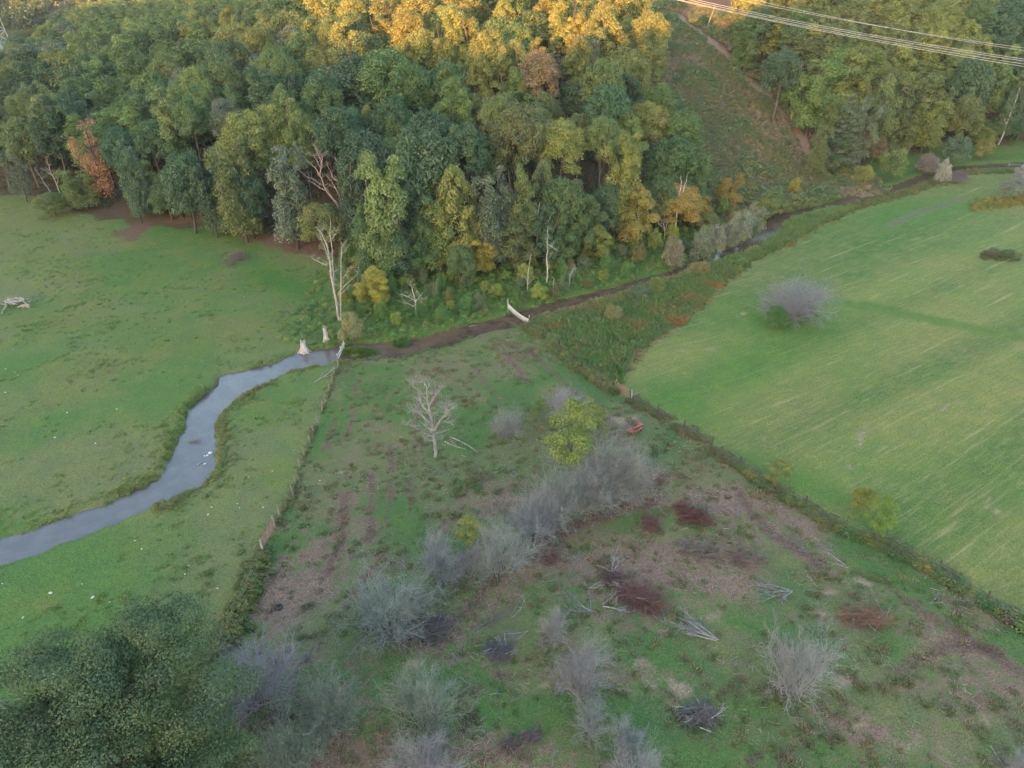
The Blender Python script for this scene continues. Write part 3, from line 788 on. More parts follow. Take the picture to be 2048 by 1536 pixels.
for q, kind in enumerate(('broad', 'poplar', 'ragged')):
    if not mp_[q]: continue
    nat = {'broad': (10.2, 11.8), 'poplar': (8.4, 14.2), 'ragged': (8.6, 13.2)}[kind]
    P = [(t[0], t[1], t[2] + t[3] * .2) for t in mp_[q]]
    S_ = [(t[4] / nat[0], t[4] / nat[0], t[3] * .8 / nat[1]) for t in mp_[q]]
    C_ = np.array([1.42 * np.array(PAL[t[5]]) * gm.uniform(.85, 1.15) for t in mp_[q]])
    scatter('upper_woodland', P, S_, gm.uniform(0, 6.28, len(P)), C_, leafy_inst(kind, 12000, .34, 900 + q), 'dense far woodland crowns covering the top of the hill')
# the far valley side beyond the wood, top left, and the ridge behind
P = []
for k in range(1500):
    x = gm.uniform(-620, 60); y = gm.uniform(540, 900)
    P.append((x, y))
P = np.array(P); pz = hgt0(P[:, 0], P[:, 1])
pu, pv, pdp = proj(P[:, 0], P[:, 1], pz + 12)
keep = (pu > -200) & (pu < 1100) & (pv > -140)
P = P[keep]; pz = pz[keep]
C_ = np.array([PAL['DDGGSOO'[int(gm.integers(7))]] for _ in range(len(P))])
scatter('distant_woodland', np.c_[P, pz + 1], gm.uniform(.9, 1.5, (len(P), 1)) * np.array([[1.1, 1.1, 1.1]]), gm.uniform(0, 6.28, len(P)), C_, leafy_inst('broad', 2600, .8, 950), 'blue-green woodland on the far valley side')
# ------------------------------------------------------------------ dead and bare trees
PALE, GREY, DIM = (.88, .86, .85), (.66, .65, .65), (.46, .44, .43)
def traced(base, stems, name, label, cat, col=PALE, r0=.22, twigs=2, seed=1, zoff=0.0, lift=None, hz=True, matl=None, group=None, dep=.8, tw_len=1.3):
    """a standing dead tree: stems given as (u, v, radius factor) points in the upright plane through its foot, with side twigs and depth of their own"""
    g = np.random.default_rng(seed)
    bx, by, bz, _, _ = G(*base)
    S = Segs()
    def to3(u, v, off):
        d = ray(u, v); t = (by + off) / d[1]
        return np.array([d[0] * t - bx, off, CAMH + d[2] * t - bz])
    for si, st in enumerate(stems):
        rf = st[0]; P = st[1:]
        off = 0.0; dr = g.uniform(-1, 1) * dep
        n = len(P); pts = []; 
        for i, (u, v) in enumerate(P):
            pts.append(to3(u, v, (dr * (i / max(1, n - 1)) if si else 0)))
        if si == 0: pts[0][2] = min(pts[0][2], 0) - .4
        # subdivide with a little waviness
        fine = []
        for i in range(n - 1):
            for f in (0, .34, .67):
                q = pts[i] * (1 - f) + pts[i + 1] * f
                if f: q = q + g.normal(0, .05, 3)
                fine.append(q)
        fine.append(pts[-1])
        rr = [.88 * r0 * rf * (1 - .8 * i / (len(fine) - 1)) for i in range(len(fine))]
        S.poly(fine, rr)
        for k in range(int(twigs * n)):
            i = int(g.integers(max(1, len(fine) // 3), len(fine) - 1))
            a = g.uniform(0, 6.28)
            branch(S, fine[i], (math.cos(a), math.sin(a), g.uniform(.2, 1.2)), tw_len * g.uniform(.5, 1.3), max(.018, rr[i] * .4), 0, [(2, .55, .7, .6)], g, .16, .04, 3)
    o = empty(name, (bx, by, bz))
    ob('trunk', S.mesh('trunk', 6), matl or M_DEAD, o, color=col)
    tag(o, label, cat, group)
    return o
DT = 'dead trees along the creek and wood edge'
traced((678,643), [(1.2,(680,642),(672,600),(664,560),(659,520),(655,495),(645,470),(632,453)),(.9,(675,620),(668,575),(665,530),(662,480),(661,440)),(.8,(682,640),(681,600),(682,560),(682,520),(683,495),(692,482)),(.45,(659,520),(648,490),(640,468),(638,455)),(.45,(655,530),(635,522),(626,518),(622,511)),(.4,(676,590),(690,570),(702,560),(714,550),(716,542)),(.3,(684,558),(694,545),(702,537)),(.3,(684,508),(692,500),(697,492)),(.3,(664,478),(671,468),(677,458)),(.35,(678,592),(690,580),(701,568))],
       'dead_tree', 'tall pale dead tree with three stems beside left pasture', 'dead tree', (.72,.69,.66), .21, 2, 3)
traced((691,470), [(1.2,(692,470),(688,430),(687,400),(687,360),(686,330),(687,300)),(1.0,(688,432),(672,405),(660,390),(648,372),(640,350),(642,320),(630,295)),(.5,(686,400),(676,385),(662,362),(648,345)),(.5,(687,375),(682,368),(668,358),(660,340),(652,322)),(.5,(655,380),(638,375),(625,365),(618,360)),(.45,(640,350),(630,335),(615,322),(602,312)),(.4,(650,374),(630,360),(612,352),(598,340),(592,325)),(.35,(687,335),(698,318),(705,306)),(.35,(686,340),(676,325),(670,315)),(.4,(642,340),(632,318),(614,303)),(.35,(644,335),(645,315),(636,300),(624,286))],
       'dead_tree', 'large forked bare dead tree inside the shaded wood edge', 'dead tree', (.80,.68,.63), .30, 3, 4, tw_len=1.8)
traced((712,545), [(1,(715,541),(718,527),(723,505),(726,490),(730,470),(737,450)),(.7,(724,508),(732,497),(738,483)),(.6,(715,541),(718,548),(712,556),(698,562),(690,570))], 'dead_tree', 'grey leaning dead stem behind the three-stemmed dead tree', 'dead tree', GREY, .2, 1, 6)
traced((833,632), [(1,(833,632),(831,610),(828,590),(824,575),(821,560)),(.5,(829,603),(840,592),(846,585)),(.5,(829,610),(842,603),(850,596)),(.5,(828,600),(812,592),(800,588)),(.5,(828,612),(814,606),(805,606)),(.3,(833,618),(840,615))], 'dead_tree', 'small bare pale tree above the creek, left of floodgate', 'dead tree', PALE, .14, 2, 7)
traced((1068,528), [(1.1,(1069,528),(1072,500),(1074,480),(1075,455),(1076,430),(1080,405)),(.6,(1075,465),(1085,452),(1095,445),(1103,432),(1107,418)),(.5,(1074,450),(1068,438),(1063,420)),(.4,(1076,440),(1085,425),(1090,415)),(.4,(1074,490),(1085,489),(1092,488)),(.4,(1075,478),(1085,474),(1098,473))], 'dead_tree', 'pale bare dead tree with spreading limbs above the floodgate', 'dead tree', PALE, .24, 2, 8)
traced((1092,566), [(1,(1093,566),(1095,540),(1094,510),(1095,480),(1096,455)),(.4,(1095,488),(1106,495),(1117,503)),(.3,(1095,540),(1100,530))], 'dead_tree', 'straight pale snag right of spreading dead tree', 'snag', PALE, .18, 2, 9)
traced((1056,582), [(1,(1056,582),(1055,565),(1057,540),(1060,520),(1063,508)),(.5,(1056,568),(1064,560),(1071,553)),(.4,(1055,562),(1050,554))], 'dead_tree', 'thin white dead sapling directly above the floodgate', 'snag', PALE, .13, 1, 10)
traced((1105,592), [(1,(1106,592),(1107,575),(1107,555)),(.3,(1107,565),(1110,556))], 'dead_tree', 'short bare pole in the weeds above creek', 'snag', PALE, .12, 0, 11)
traced((1137,574), [(1,(1137,574),(1139,558),(1143,545),(1151,528)),(.6,(1141,548),(1148,540),(1153,535)),(.4,(1140,555),(1137,543))], 'dead_tree', 'small forked dead sapling in weeds right of bare pole', 'snag', GREY, .14, 2, 12)
traced((1349,472), [(1.1,(1349,472),(1352,440),(1354,420),(1357,395),(1362,370),(1362,352)),(.6,(1355,424),(1350,410),(1347,395),(1347,378)),(.5,(1359,392),(1368,378),(1373,362),(1374,350)),(.3,(1355,420),(1348,408))], 'dead_tree', 'tall slender white dead tree before the amber trees', 'dead tree', PALE, .24, 1, 13)
traced((1329,480), [(1,(1329,480),(1330,462),(1327,450),(1322,440)),(.6,(1330,460),(1334,448),(1334,438)),(.5,(1328,455),(1319,449),(1314,448)),(.4,(1330,468),(1337,462))], 'dead_tree', 'small gnarled bare tree left of the slender white tree', 'dead tree', PALE, .15, 3, 14, tw_len=.9)
traced((1582,240), [(1.1,(1582,240),(1588,210),(1594,180),(1600,150),(1605,124)),(.3,(1592,192),(1600,191),(1607,192)),(.3,(1592,192),(1585,191)),(.25,(1587,215),(1594,220)),(.25,(1586,222),(1580,223))], 'dead_tree', 'tall branchless dead conifer beside the cleared strip', 'dead tree', (.8,.75,.72), .34, 5, 15, tw_len=1.1)
traced((1998,290), [(1,(1996,290),(2006,270),(2012,250),(2024,220),(2034,195),(2040,175)),(.4,(2012,250),(2008,235))], 'dead_tree', "white leaning trunk at wood's right end", 'dead tree', PALE, .26, 1, 16)
traced((1412,64), [(.8,(1412,64),(1418,45),(1424,28),(1430,8))], 'dead_tree', 'thin white trunk under the power lines at the top', 'dead tree', PALE, .2, 0, 17)
traced((122,388), [(1,(106,392),(98,380),(88,365),(76,345),(68,335)),(1,(120,385),(112,365),(102,345),(95,325),(92,312)),(.6,(114,368),(118,350),(119,335)),(.6,(104,350),(92,342),(82,335))], 'dead_tree', "bare grey tree at the wood's left edge", 'dead tree', GREY, .2, 4, 18)
traced((225,300), [(1,(222,290),(216,265),(210,245),(206,230)),(.5,(216,262),(208,252),(200,240)),(.5,(214,255),(222,245))], 'dead_tree', 'bare grey treetop beside the orange-red tree', 'dead tree', GREY, .18, 2, 19)
traced((318,430), [(1,(322,430),(305,400),(292,375),(276,352),(262,338)),(.7,(300,395),(285,382),(272,372)),(.6,(296,382),(292,360),(286,345)),(.5,(305,402),(285,398),(268,402))], 'dead_tree', 'leaning bare limbs of the yellow-green willow', 'dead tree', GREY, .2, 3, 20)

# the bare pale tree standing in the paddock
traced((871,916), [(1.25,(872,917),(870,895),(867,875),(865,855),(862,835),(858,815),(855,795),(852,772)),(.8,(866,865),(878,845),(890,830),(902,818),(912,805)),(.7,(864,850),(850,838),(838,825),(826,822),(814,828)),(.7,(860,825),(845,812),(838,795),(836,778)),(.6,(858,812),(868,795),(880,780),(884,768)),(.5,(880,842),(895,845),(908,850)),(.5,(890,830),(893,812),(890,798)),(.5,(866,872),(852,868),(838,858),(822,852),(808,848)),(.4,(868,882),(856,880),(848,884)),(.4,(868,885),(878,878),(884,882)),(.4,(852,772),(845,765),(838,765)),(.4,(853,780),(860,768),(866,758)),(.4,(836,778),(828,775),(822,768))],
       'bare_tree', 'pale leafless tree with crooked crown alone in the paddock', 'tree', (.62,.61,.62), .21, 4, 22, dep=2.2, tw_len=1.5)

# ------------------------------------------------------------------ bare shrubs
def bush_mesh(seed, Rr, Hh, stems, spec, r=.03, fan=1.0):
    g = np.random.default_rng(seed); S = Segs(); lp = []
    for k in range(stems):
        a = g.uniform(0, 6.28); tl = g.uniform(.12, 1.0) * fan
        d = (math.cos(a) * tl, math.sin(a) * tl, 1.0 - .35 * tl)
        L = (Hh if tl < .6 else (Hh + Rr) * .5) * g.uniform(.55, .85)
        branch(S, (g.normal(0, .12 * Rr), g.normal(0, .12 * Rr), -.1), d, L, r * g.uniform(.7, 1.2), 0, spec, g, .27, .03, 4, .4, lp)
    m = S.mesh('branches', 3); m.materials.append(M_TWIG)
    return m, np.array(lp)
BUSH = []
for i in range(3): BUSH.append(bush_mesh(40 + i, 2.4, 3.4, 42, [(7, .55, .6, .55), (6, .5, .75, .62), (3, .5, .8, .65)], .036))
def flecks(lp, n, size, seed):
    g = np.random.default_rng(seed)
    C = lp[g.integers(0, len(lp), n)] + g.normal(0, .12, (n, 3))
    Vv, Fq = leaf_quads(C, g.normal(0, 1, (n, 3)) + np.array([0, 0, .6]), size, g)
    m = mk_mesh('leaves', Vv, Fq, {'lv': ('FLOAT', np.repeat(g.random(n), 4))}); m.materials.append(M_LEAF); return m
BLEAF = [flecks(b[1], 1500, .085, 60 + i) for i, b in enumerate(BUSH)]
BG = 'bare autumn shrubs in the cleared paddock'
# foot (u, v), width px, height px, tone, leafiness, label
LAV, GRN, BRN = (.295, .285, .295), (.25, .28, .24), (.27, .24, .25)
for i, (u, v, wp, hp, tone, lf, lab) in enumerate([
    (1013,872,56,52,LAV,0,'small grey leafless bush right of the fallen logs'),
    (1122,838,84,66,LAV,0,'grey bare bush behind the yellow-green sapling'),
    (1205,985,140,96,LAV,1,'largest grey bush in the middle thicket'),
    (1262,992,90,90,LAV,1,'pale upright bush at the right end of thicket'),
    (1145,1022,84,90,(.27,.28,.29),1,'grey-green bush left of the largest thicket bush'),
    (1118,1040,92,88,(.26,.28,.28),1,'grey bush in the lower middle of the thicket'),
    (1060,1068,100,80,LAV,0,'low grey bush at the left foot of the thicket'),
    (884,1150,100,96,LAV,0,'grey leafless bush left of yellow-green sapling pair'),
    (1000,1148,112,108,(.27,.29,.29),1,'grey-green bush right of the small yellow-green sapling'),
    (782,1265,140,130,(.27,.30,.30),1,'wide pale grey-green bush above the black brush pile'),
    (1232,985,110,88,LAV,1,'dense grey bush between the two largest thicket bushes'),
    (1175,1008,104,84,(.28,.28,.30),1,'grey bush joining the thicket middle to its right half'),
    (1090,1052,96,88,LAV,0,'grey bush joining the lower thicket bushes'),
    (948,1150,70,66,LAV,0,'small grey bush between the two grey bushes by sapling'),
    (838,1240,64,90,GRN,1,'narrow greener bush touching the wide pale bush'),
    (512,1408,180,128,(.27,.25,.28),0,'broad purple-grey bare bush beside the big green tree'),
    (575,1560,150,150,(.22,.25,.20),1,'greenish bush at the bottom edge by the big tree'),
    (672,1452,120,124,(.23,.26,.23),1,'faint green-grey bush right of the purple-grey bush'),
    (850,1450,130,140,(.22,.26,.23),1,'tall greenish twiggy bush below the black brush pile'),
    (838,1556,130,120,LAV,0,'grey bare bush at the bottom below the greenish one'),
    (1168,1392,116,112,(.27,.26,.28),0,'rounded grey bush with brown middle, lower centre'),
    (1180,1468,80,70,(.25,.27,.26),0,'sparse low bush below the rounded grey bush'),
    (1252,1488,70,68,(.27,.29,.30),0,'small silver bush right of the sparse low bush'),
    (1588,1388,140,132,LAV,0,'large fine-twigged grey bush alone at lower right'),
    (1268,1580,110,100,LAV,0,'grey bush cut by the bottom edge, right of centre'),
    (1108,1282,60,70,(.32,.31,.31),0,'small pale upright bush among the cut branches'),
    (2030,1560,60,60,LAV,0,'grey bush at the bottom right corner')]):
    x, y, zg, _, t = G(u, v)
    b, lp = BUSH[i % 3]
    sx = wp / F * t / 4.0; sz = hp / F * t / .80 / 3.4
    o = empty('bare_shrub', (x, y, zg), i * 1.7)
    br = ob('branches', b, None, o, color=tone if tone in (LAV, GRN) else tuple(np.array(tone))); br.scale = (sx, sx, sz)
    if lf:
        l = ob('leaves', BLEAF[i % 3], None, br, color=(.15, .18, .10))
    tag(o, lab, 'shrub', BG)
# the round grey tree in the hayfield, with a green shrub at its foot
g = np.random.default_rng(77); S = Segs(); lp = []
for k in range(64):
    a = k * 2.4; tl = math.sqrt((k + .5) / 64) * 1.7
    L = 5.6 * g.uniform(.75, 1.05) * (1.0 if tl < 1 else .9)
    branch(S, (g.normal(0, .35), g.normal(0, .35), .2 + g.uniform(0, 1.4)), (math.cos(a) * tl, math.sin(a) * tl, 1.0), L, .055, 0, [(7, .45, .7, .5), (6, .5, .8, .6), (3, .6, .8, .7)], g, .25, .0, 4, .4, lp)
x, y, zg, _, _ = G(1580, 640)
o = empty('bare_tree', (x, y, zg)); t_ = ob('branches', S.mesh('branches', 3), M_TWIG, o, color=(.23, .225, .26)); t_.scale = (1.18, 1.18, 1.15)
tag(o, 'round leafless grey tree standing alone in the hayfield', 'tree')

# ------------------------------------------------------------------ leafy shrubs and saplings
SHRUB = [leafy('dome', 5200, .13, 400 + i, .35) for i in range(4)]
SAP = [leafy('sapling', 5200, .13, 420 + i, .5) for i in range(2)]
for m in SHRUB + SAP: m.materials.append(M_LEAF)
def stem_mesh(seed, Hh, r):
    g = np.random.default_rng(seed); S = Segs()
    branch(S, (0, 0, -.2), (0, 0, 1), Hh, r, 0, [(9, .4, .7, .5), (3, .5, .6, .6)], g, .07, .05, 5, .3)
    m = S.mesh('trunk', 4); m.materials.append(M_BARK); return m
STEM = [stem_mesh(440, 5.2, .09), stem_mesh(441, 2.0, .05)]
def shrub(u, v, wp, hp, col, lab, group=None, sap=False, i=0, pos=None, name=None):
    x, y, zg, _, t = G(u, v) if pos is None else pos
    m = (SAP if sap else SHRUB)[i % (2 if sap else 4)]
    sx = wp / F * t / (3.9 if sap else 4.2); sz = hp / F * t / .85 / (6.2 if sap else 2.9)
    o = empty(name or ('sapling' if sap else 'leafy_shrub'), (x, y, zg), i * 2.1)
    c = ob('crown' if sap else 'foliage', m, None, o, color=tuple(np.array(col) * 1.4)); c.scale = (sx, sx, sz)
    s = ob('trunk' if sap else 'stem', STEM[0 if sap else 1], None, o, color=(.8, .8, .8)); s.scale = (sx, sx, sz)
    tag(o, lab, 'young tree' if sap else 'shrub', group)
    return o
YG = (.135, .165, .030)
shrub(1140,975,112,180,(.115,.155,.030),'large yellow-green young tree behind the grey thicket',None,True,0)
shrub(1172,900,80,110,(.125,.15,.035),'second yellow-green young tree right of the large one',None,True,1)
shrub(1074,840,34,52,(.075,.14,.03),'small green sapling left of the bare bush',None,True,1)
shrub(940,1108,58,84,(.15,.17,.028),'small yellow-green sapling between two grey bushes',None,True,0)
shrub(1545,975,56,66,(.11,.125,.03),'olive sapling in the overgrown fence line',None,True,1)
shrub(1748,1082,64,100,(.09,.15,.02),'bright green sapling with dark trunk in the fence line',None,True,0)
shrub(1725,1020,66,50,(.14,.15,.03),'yellow-flecked shrub left of the bright green sapling',None,False,2)
shrub(1553,655,62,44,(.05,.115,.022),'dark green leafy shrub at the foot of hayfield tree',None,False,0)
shrub(1610,640,50,34,(.05,.10,.03),'low green growth right of the hayfield tree trunk',None,False,1)
shrub(706,690,60,66,(.15,.155,.075),'pale olive shrub leaning over the creek bend',None,False,2)
# grey willows and shrubs along the upper creek
CW = 'shrubs along the upper creek'
for i, (u, v, wp, hp, col, lab) in enumerate([
    (1345,545,62,70,(.135,.125,.085),'brownish feathery willow shrub above the creek bend'),
    (1395,530,52,68,(.105,.13,.085),'green-grey shrub second along the upper creek'),
    (1426,520,50,72,(.13,.145,.11),'silvery shrub third along the upper creek'),
    (1480,492,62,66,(.125,.145,.11),'large silver-green willow by the dark creek bend'),
    (1452,505,36,48,(.12,.13,.09),'small olive shrub between the silvery willows'),
    (1506,470,56,56,(.115,.135,.09),'silvery-green shrub on the outer creek bend'),
    (1546,424,70,46,(.09,.125,.045),'rounded green shrub above the outer creek bend'),
    (1462,498,50,52,(.12,.135,.10),'pale willow shrub before the outer creek bend'),
    (1535,432,66,40,(.10,.13,.035),'yellow-green shrub right of the silver willow'),
    (1585,395,36,36,(.17,.16,.03),'yellow shrub beside the grassy creek bank'),
    (1722,372,52,40,(.125,.14,.035),'yellow-green shrub at the foot of the track'),
    (1780,360,70,62,(.075,.11,.03),'big green shrub overhanging the dark creek'),
    (1852,352,60,42,(.14,.12,.11),'mauve-brown bare shrub beside the creek'),
    (1880,368,40,42,(.19,.20,.19),'pale silver shrub at the hayfield corner'),
    (1915,366,44,22,(.11,.09,.10),'low purple-brown shrub right of the silver one'),
    (1908,330,70,52,(.05,.09,.05),'dark rounded shrub on the far creek bank'),
    (1962,318,50,40,(.12,.125,.035),'olive shrub right of the dark rounded one'),
    (1690,345,40,34,(.06,.10,.04),'green shrub left of the track foot'),
    (2020,398,70,44,(.12,.14,.115),'grey-green shrub on the flowering island'),
    (2040,372,44,40,(.16,.16,.18),'pale lilac-grey shrub at the right frame edge'),
    (1985,515,40,16,(.085,.09,.045),'brown-green weed clump in the hayfield, left half'),
    (2015,518,44,18,(.055,.09,.035),'dark green weed clump in the hayfield, right half')]):
    shrub(u, v, wp, hp, col, lab, CW, False, i)
# bright scrub between the creek and the wood
for i, (u, v, wp, hp, col, lab) in enumerate([(1228,640,52,30,(.15,.145,.06),'tan-green rounded shrub in the wet meadow'),(1275,600,60,30,(.07,.10,.05),'dark green shrub by the creek in the meadow'),(1312,588,40,34,(.10,.14,.03),'bright green shrub in the upper wet meadow'),(1105,690,36,22,(.09,.12,.05),'grey-green bush in the fence corner by floodgate'),(1395,548,60,24,(.14,.13,.05),'olive shrub at the upper end of the meadow')]):
    shrub(u, v, wp, hp, col, lab, 'shrubs in the wet meadow', False, i)
gs = np.random.default_rng(33)
SC = []
for k in range(900):
    u = gs.uniform(690, 1480); v = gs.uniform(430, 690)
    x, y = at(u, v)
    yu = np.interp(x, UPX[20:, 0], UPX[20:, 1]); ft = y - np.interp(x, FX, FY)
    if y < yu + 1.2 or ft > 4 or any((x - a) ** 2 + (y - b) ** 2 < 4.2 for a, b, *_ in SC): continue
    SC.append((x, y, u, v))
    if len(SC) >= 95: break
sccells = {}
for k, (x, y, u, v) in enumerate(SC):
    cc = ['G', 'L', 'Y', 'Y', 'G', 'O', 'S'][int(gs.integers(7))]
    col = np.array({'G': (.055, .12, .03), 'L': (.085, .145, .032), 'Y': (.13, .165, .03), 'O': (.10, .10, .035), 'S': (.08, .11, .055)}[cc]) * gs.uniform(.85, 1.15)
    zg = H1(x, y); t = y / ray(u, v)[1]
    o = shrub(u, v, 34 * gs.uniform(.6, 1.35), 28 * gs.uniform(.6, 1.5), col, None, None, False, k, (x, y, zg, 0, t), 'bank_shrub')
    seg = 'left of the small bare tree' if u < 830 else 'between small bare tree and floodgate' if u < 1030 else 'behind the floodgate' if u < 1110 else 'right of the bare pole' if u < 1230 else 'below the amber trees'
    rw = 'by the water' if y - np.interp(x, UPX[20:, 0], UPX[20:, 1]) < 7 else 'back in the scrub'
    sccells.setdefault((PNAME[cc], seg, rw), []).append((u, o))
for (cn, seg, rw), L in sccells.items():
    L.sort(key=lambda a: a[0])
    for i, (u, o) in enumerate(L): tag(o, f"{ordn(i, len(L))} {cn} shrub {rw}, {seg}", 'shrub', 'shrubs on the far creek bank')

# ------------------------------------------------------------------ the big tree at the lower left
def big_tree():
    g = np.random.default_rng(91)
    bx, by = -24.6, 29.2; zg = H1(bx, by)
    B = []
    lobes = [(-4.6, 0.5, 11.0, 3.4), (2.4, 2.2, 12.6, 3.4), (-1.0, -1, 12.4, 3.8), (4.8, .3, 9.6, 3.6), (-6.2, -2.6, 8.2, 3.6), (5.4, -4.0, 6.6, 3.6), (0, -4.6, 9.8, 4.2), (3.4, -5.8, 7.6, 3.8), (-4.0, -5.6, 7.8, 4.0), (0, -2.5, 11.0, 4.0), (-2.6, -3.5, 10.4, 3.8), (2, -7.6, 6, 3.8), (-2.5, -8.4, 5.6, 3.8), (6.0, -1.5, 6.5, 3.4), (-7.2, -.5, 5.6, 3.2), (-6.5, -5.5, 5.0, 3.4), (1.5, 0, 11.6, 3.4), (0, 0, 7, 5.5)]
    for (cx, cy, cz, rr) in lobes:
        for k in range(20):
            d = nrm(g.normal(0, 1, 3)); d[2] = abs(d[2]) * (1 if g.random() < .8 else -1)
            B.append((cx + d[0] * rr * .8, cy + d[1] * rr * .8, cz + d[2] * rr * .75, g.uniform(.75, 1.45), g.uniform(.6, .9)))
    Vv, Fq, lv = blob_leaves(B, 235000, .125, g, fill=.18)
    o = empty('broadleaf_tree', (bx, by, zg))
    ob('crown', mk_mesh('crown', Vv, Fq, {'lv': ('FLOAT', lv)}), M_LEAF, o, color=(.066, .108, .042))
    S = Segs()
    S.poly([np.array([0, 0, -.5]), np.array([.1, -.2, 2.2]), np.array([0, -.5, 5])], [.65, .5, .42])
    for (cx, cy, cz, rr) in lobes:
        branch(S, (0, -.5, 4.2), (cx, cy, cz - 4), math.hypot(cx, cy, cz - 4) * .95, .24, 0, [(5, .5, .7, .5), (4, .5, .7, .5)], g, .1, .02, 5)
    ob('trunk', S.mesh('trunk', 6), M_BARK, o, color=(.9, .9, .9))
    tag(o, 'huge rounded olive-green tree filling the lower left corner', 'tree')
big_tree()

# ------------------------------------------------------------------ cut branches, brush piles, logs
def fallen(u, v, du, dv, name, label, cat, col=GREY, r=.07, seed=1, spec=((7, .5, .5, .6), (4, .5, .6, .6)), nst=1, spread=.35, flat=.42, group='cut branches lying in the paddock', matl=None):
    """a felled top lying on the ground: butt at (u, v), tips towards (u+du, v+dv)"""
    g = np.random.default_rng(seed)
    x, y, zg, _, _ = G(u, v); x2, y2 = at(u + du, v + dv)
    L = math.hypot(x2 - x, y2 - y); a0 = math.atan2(y2 - y, x2 - x)
    S = Segs()
    for k in range(nst):
        a = a0 + g.normal(0, spread)
        branch(S, (g.normal(0, .1), g.normal(0, .1), .06), (math.cos(a), math.sin(a), .1), L * g.uniform(.6, 1.0), r * .85 * g.uniform(.6, 1), 0, list(spec), g, .12, 0, 5)
    S.a = [np.array([p[0], p[1], max(.03, abs(p[2]) * flat)]) for p in S.a]; S.b = [np.array([p[0], p[1], max(.02, abs(p[2]) * flat)]) for p in S.b]
    o = ob(name, S.mesh(name, 4), matl or M_DEAD, loc=(x, y, zg), color=tuple(np.array(col) * .76))
    return tag(o, label, cat, group)
FB = 'fallen_branch'
for i, (u, v, du, dv, lab, col, r, nst) in enumerate([
    (812,1142,-46,-26,'pale thin branches lying left of the grey bush',GREY,.05,3),
    (937,1112,14,-36,'broken pale stem propped against the small sapling',PALE,.09,2),
    (914,1130,-22,-22,'small pale cut branch beneath the grey bush',PALE,.06,1),
    (1172,1104,-66,-2,'row of thin grey branches lying flat above the clearing',GREY,.05,4),
    (1224,1148,2,-42,'pale broken trunk pointing straight up the slope',PALE,.11,2),
    (1108,1142,-40,-26,'pale branch fork at the left of clearing',GREY,.06,2),
    (1075,1170,34,-30,'thin grey fork pointing up right',GREY,.05,2),
    (1195,1146,-58,4,'pair of grey sticks in middle of clearing',GREY,.05,2),
    (1185,1228,-88,-44,'largest felled top with bushy grey twigs in centre',GREY,.10,4),
    (1178,1178,26,-14,'pale curved branch left of the red brush',PALE,.06,2),
    (940,1226,32,-28,'lone brown stick lying diagonally',DIM,.06,1),
    (946,1262,62,-34,'felled top with dark twigs, cut end at left',DIM,.09,3),
    (1024,1232,30,-34,'thin greenish-white branch standing up slightly',(.8,.85,.8),.05,2),
    (1056,1262,-36,18,'small pale fork below the greenish branch',(.85,.88,.85),.06,2),
    (1206,1214,70,-6,'two long pale logs before the red brush',PALE,.11,2),
    (908,1308,22,4,'short grey stub below the black pile',GREY,.09,1),
    (918,1360,20,32,'bent thin stick at lower left of clearing',GREY,.05,1),
    (978,1396,36,-14,'short pale stick lying at bottom centre',PALE,.06,1),
    (1016,1410,14,-26,'grey twig right of the short pale stick',GREY,.05,1),
    (1460,1026,-62,-14,'thin pale branches beside the dark red brush',GREY,.05,3),
    (1476,1036,-14,-40,'grey upright branch right of the dark red brush',GREY,.06,3),
    (1440,1060,38,-16,'brown stick lying below the dark red brush',DIM,.06,1),
    (1392,1098,-48,-24,'grey felled top left of the brown stick',GREY,.07,4),
    (1556,1078,-18,-12,'small dark twig heap by the track',DIM,.05,3),
    (1618,1110,-44,-36,'dark felled top beside the wheel track',DIM,.09,3),
    (1664,1106,-34,-26,'grey twiggy branch right of the dark top',GREY,.05,3),
    (1692,1138,-44,-26,'pale forked branch with bare butt, right side',PALE,.08,2),
    (1580,1186,-78,-14,'grey felled top with white cut end at right',(.75,.78,.78),.09,5),
    (1432,1282,-92,-36,'largest pale felled top with orange cut end',(.78,.80,.80),.12,6),
    (1330,1250,-20,-40,'brown branch lying beside the red brush',DIM,.08,3),
    (1858,1208,22,-18,'small grey branch heap near the fence line',GREY,.07,3),
    (1840,1170,-8,-6,'tiny white stub in the grass by fence',PALE,.06,1),
    (1975,1500,24,46,'dark log at the bottom right corner',DIM,.13,1),
    (1490,1524,42,-4,'thin stick at the bottom right of centre',GREY,.05,1),
    (1300,1455,-40,-2,'thin stick right of the small silver bush',GREY,.05,1),
    (1184,1482,-8,-40,'upright dead twigs below the sparse bush',GREY,.05,3),
    (1110,1535,6,-36,'short grey stake at the bottom centre',GREY,.07,1)]):
    fallen(u, v, du, dv, FB, lab, 'branch', col, r, 500 + i, nst=nst)
for i, (u, v, du, dv, lab, r) in enumerate([(889,884,57,30,'thick pale log lying beside the lone bare tree',.20),(902,878,68,41,'long thin pale log parallel to the thick one',.12),(905,884,30,18,'short split log between the two pale logs',.10)]):
    fallen(u, v, du, dv, 'fallen_log', lab, 'log', PALE, r, 560 + i, ((2, .12, .6, .5),), 1, .02, .35, 'logs lying by the lone bare tree')
fallen(630,768,8,-34,FB,'forked pale branch in grass near the creek bend','branch',PALE,.12,570,((3,.5,.6,.6),),2,.3,.5,None)
fallen(662,722,-60,6,FB,'thin stick lying along the creek edge','branch',GREY,.04,571,((2,.3,.5,.6),),1,.2,.5,None)
fallen(1600,300,-1,-1,FB,'small pale pole lying across the brown track','branch',PALE,.05,572,((1,.2,.5,.6),),1,.1,.5,None)
fallen(1288,566,-60,16,'fallen_log','white log lying in the creek below the willow','log',PALE,.16,573,((3,.2,.5,.6),),1,.1,.5,None)
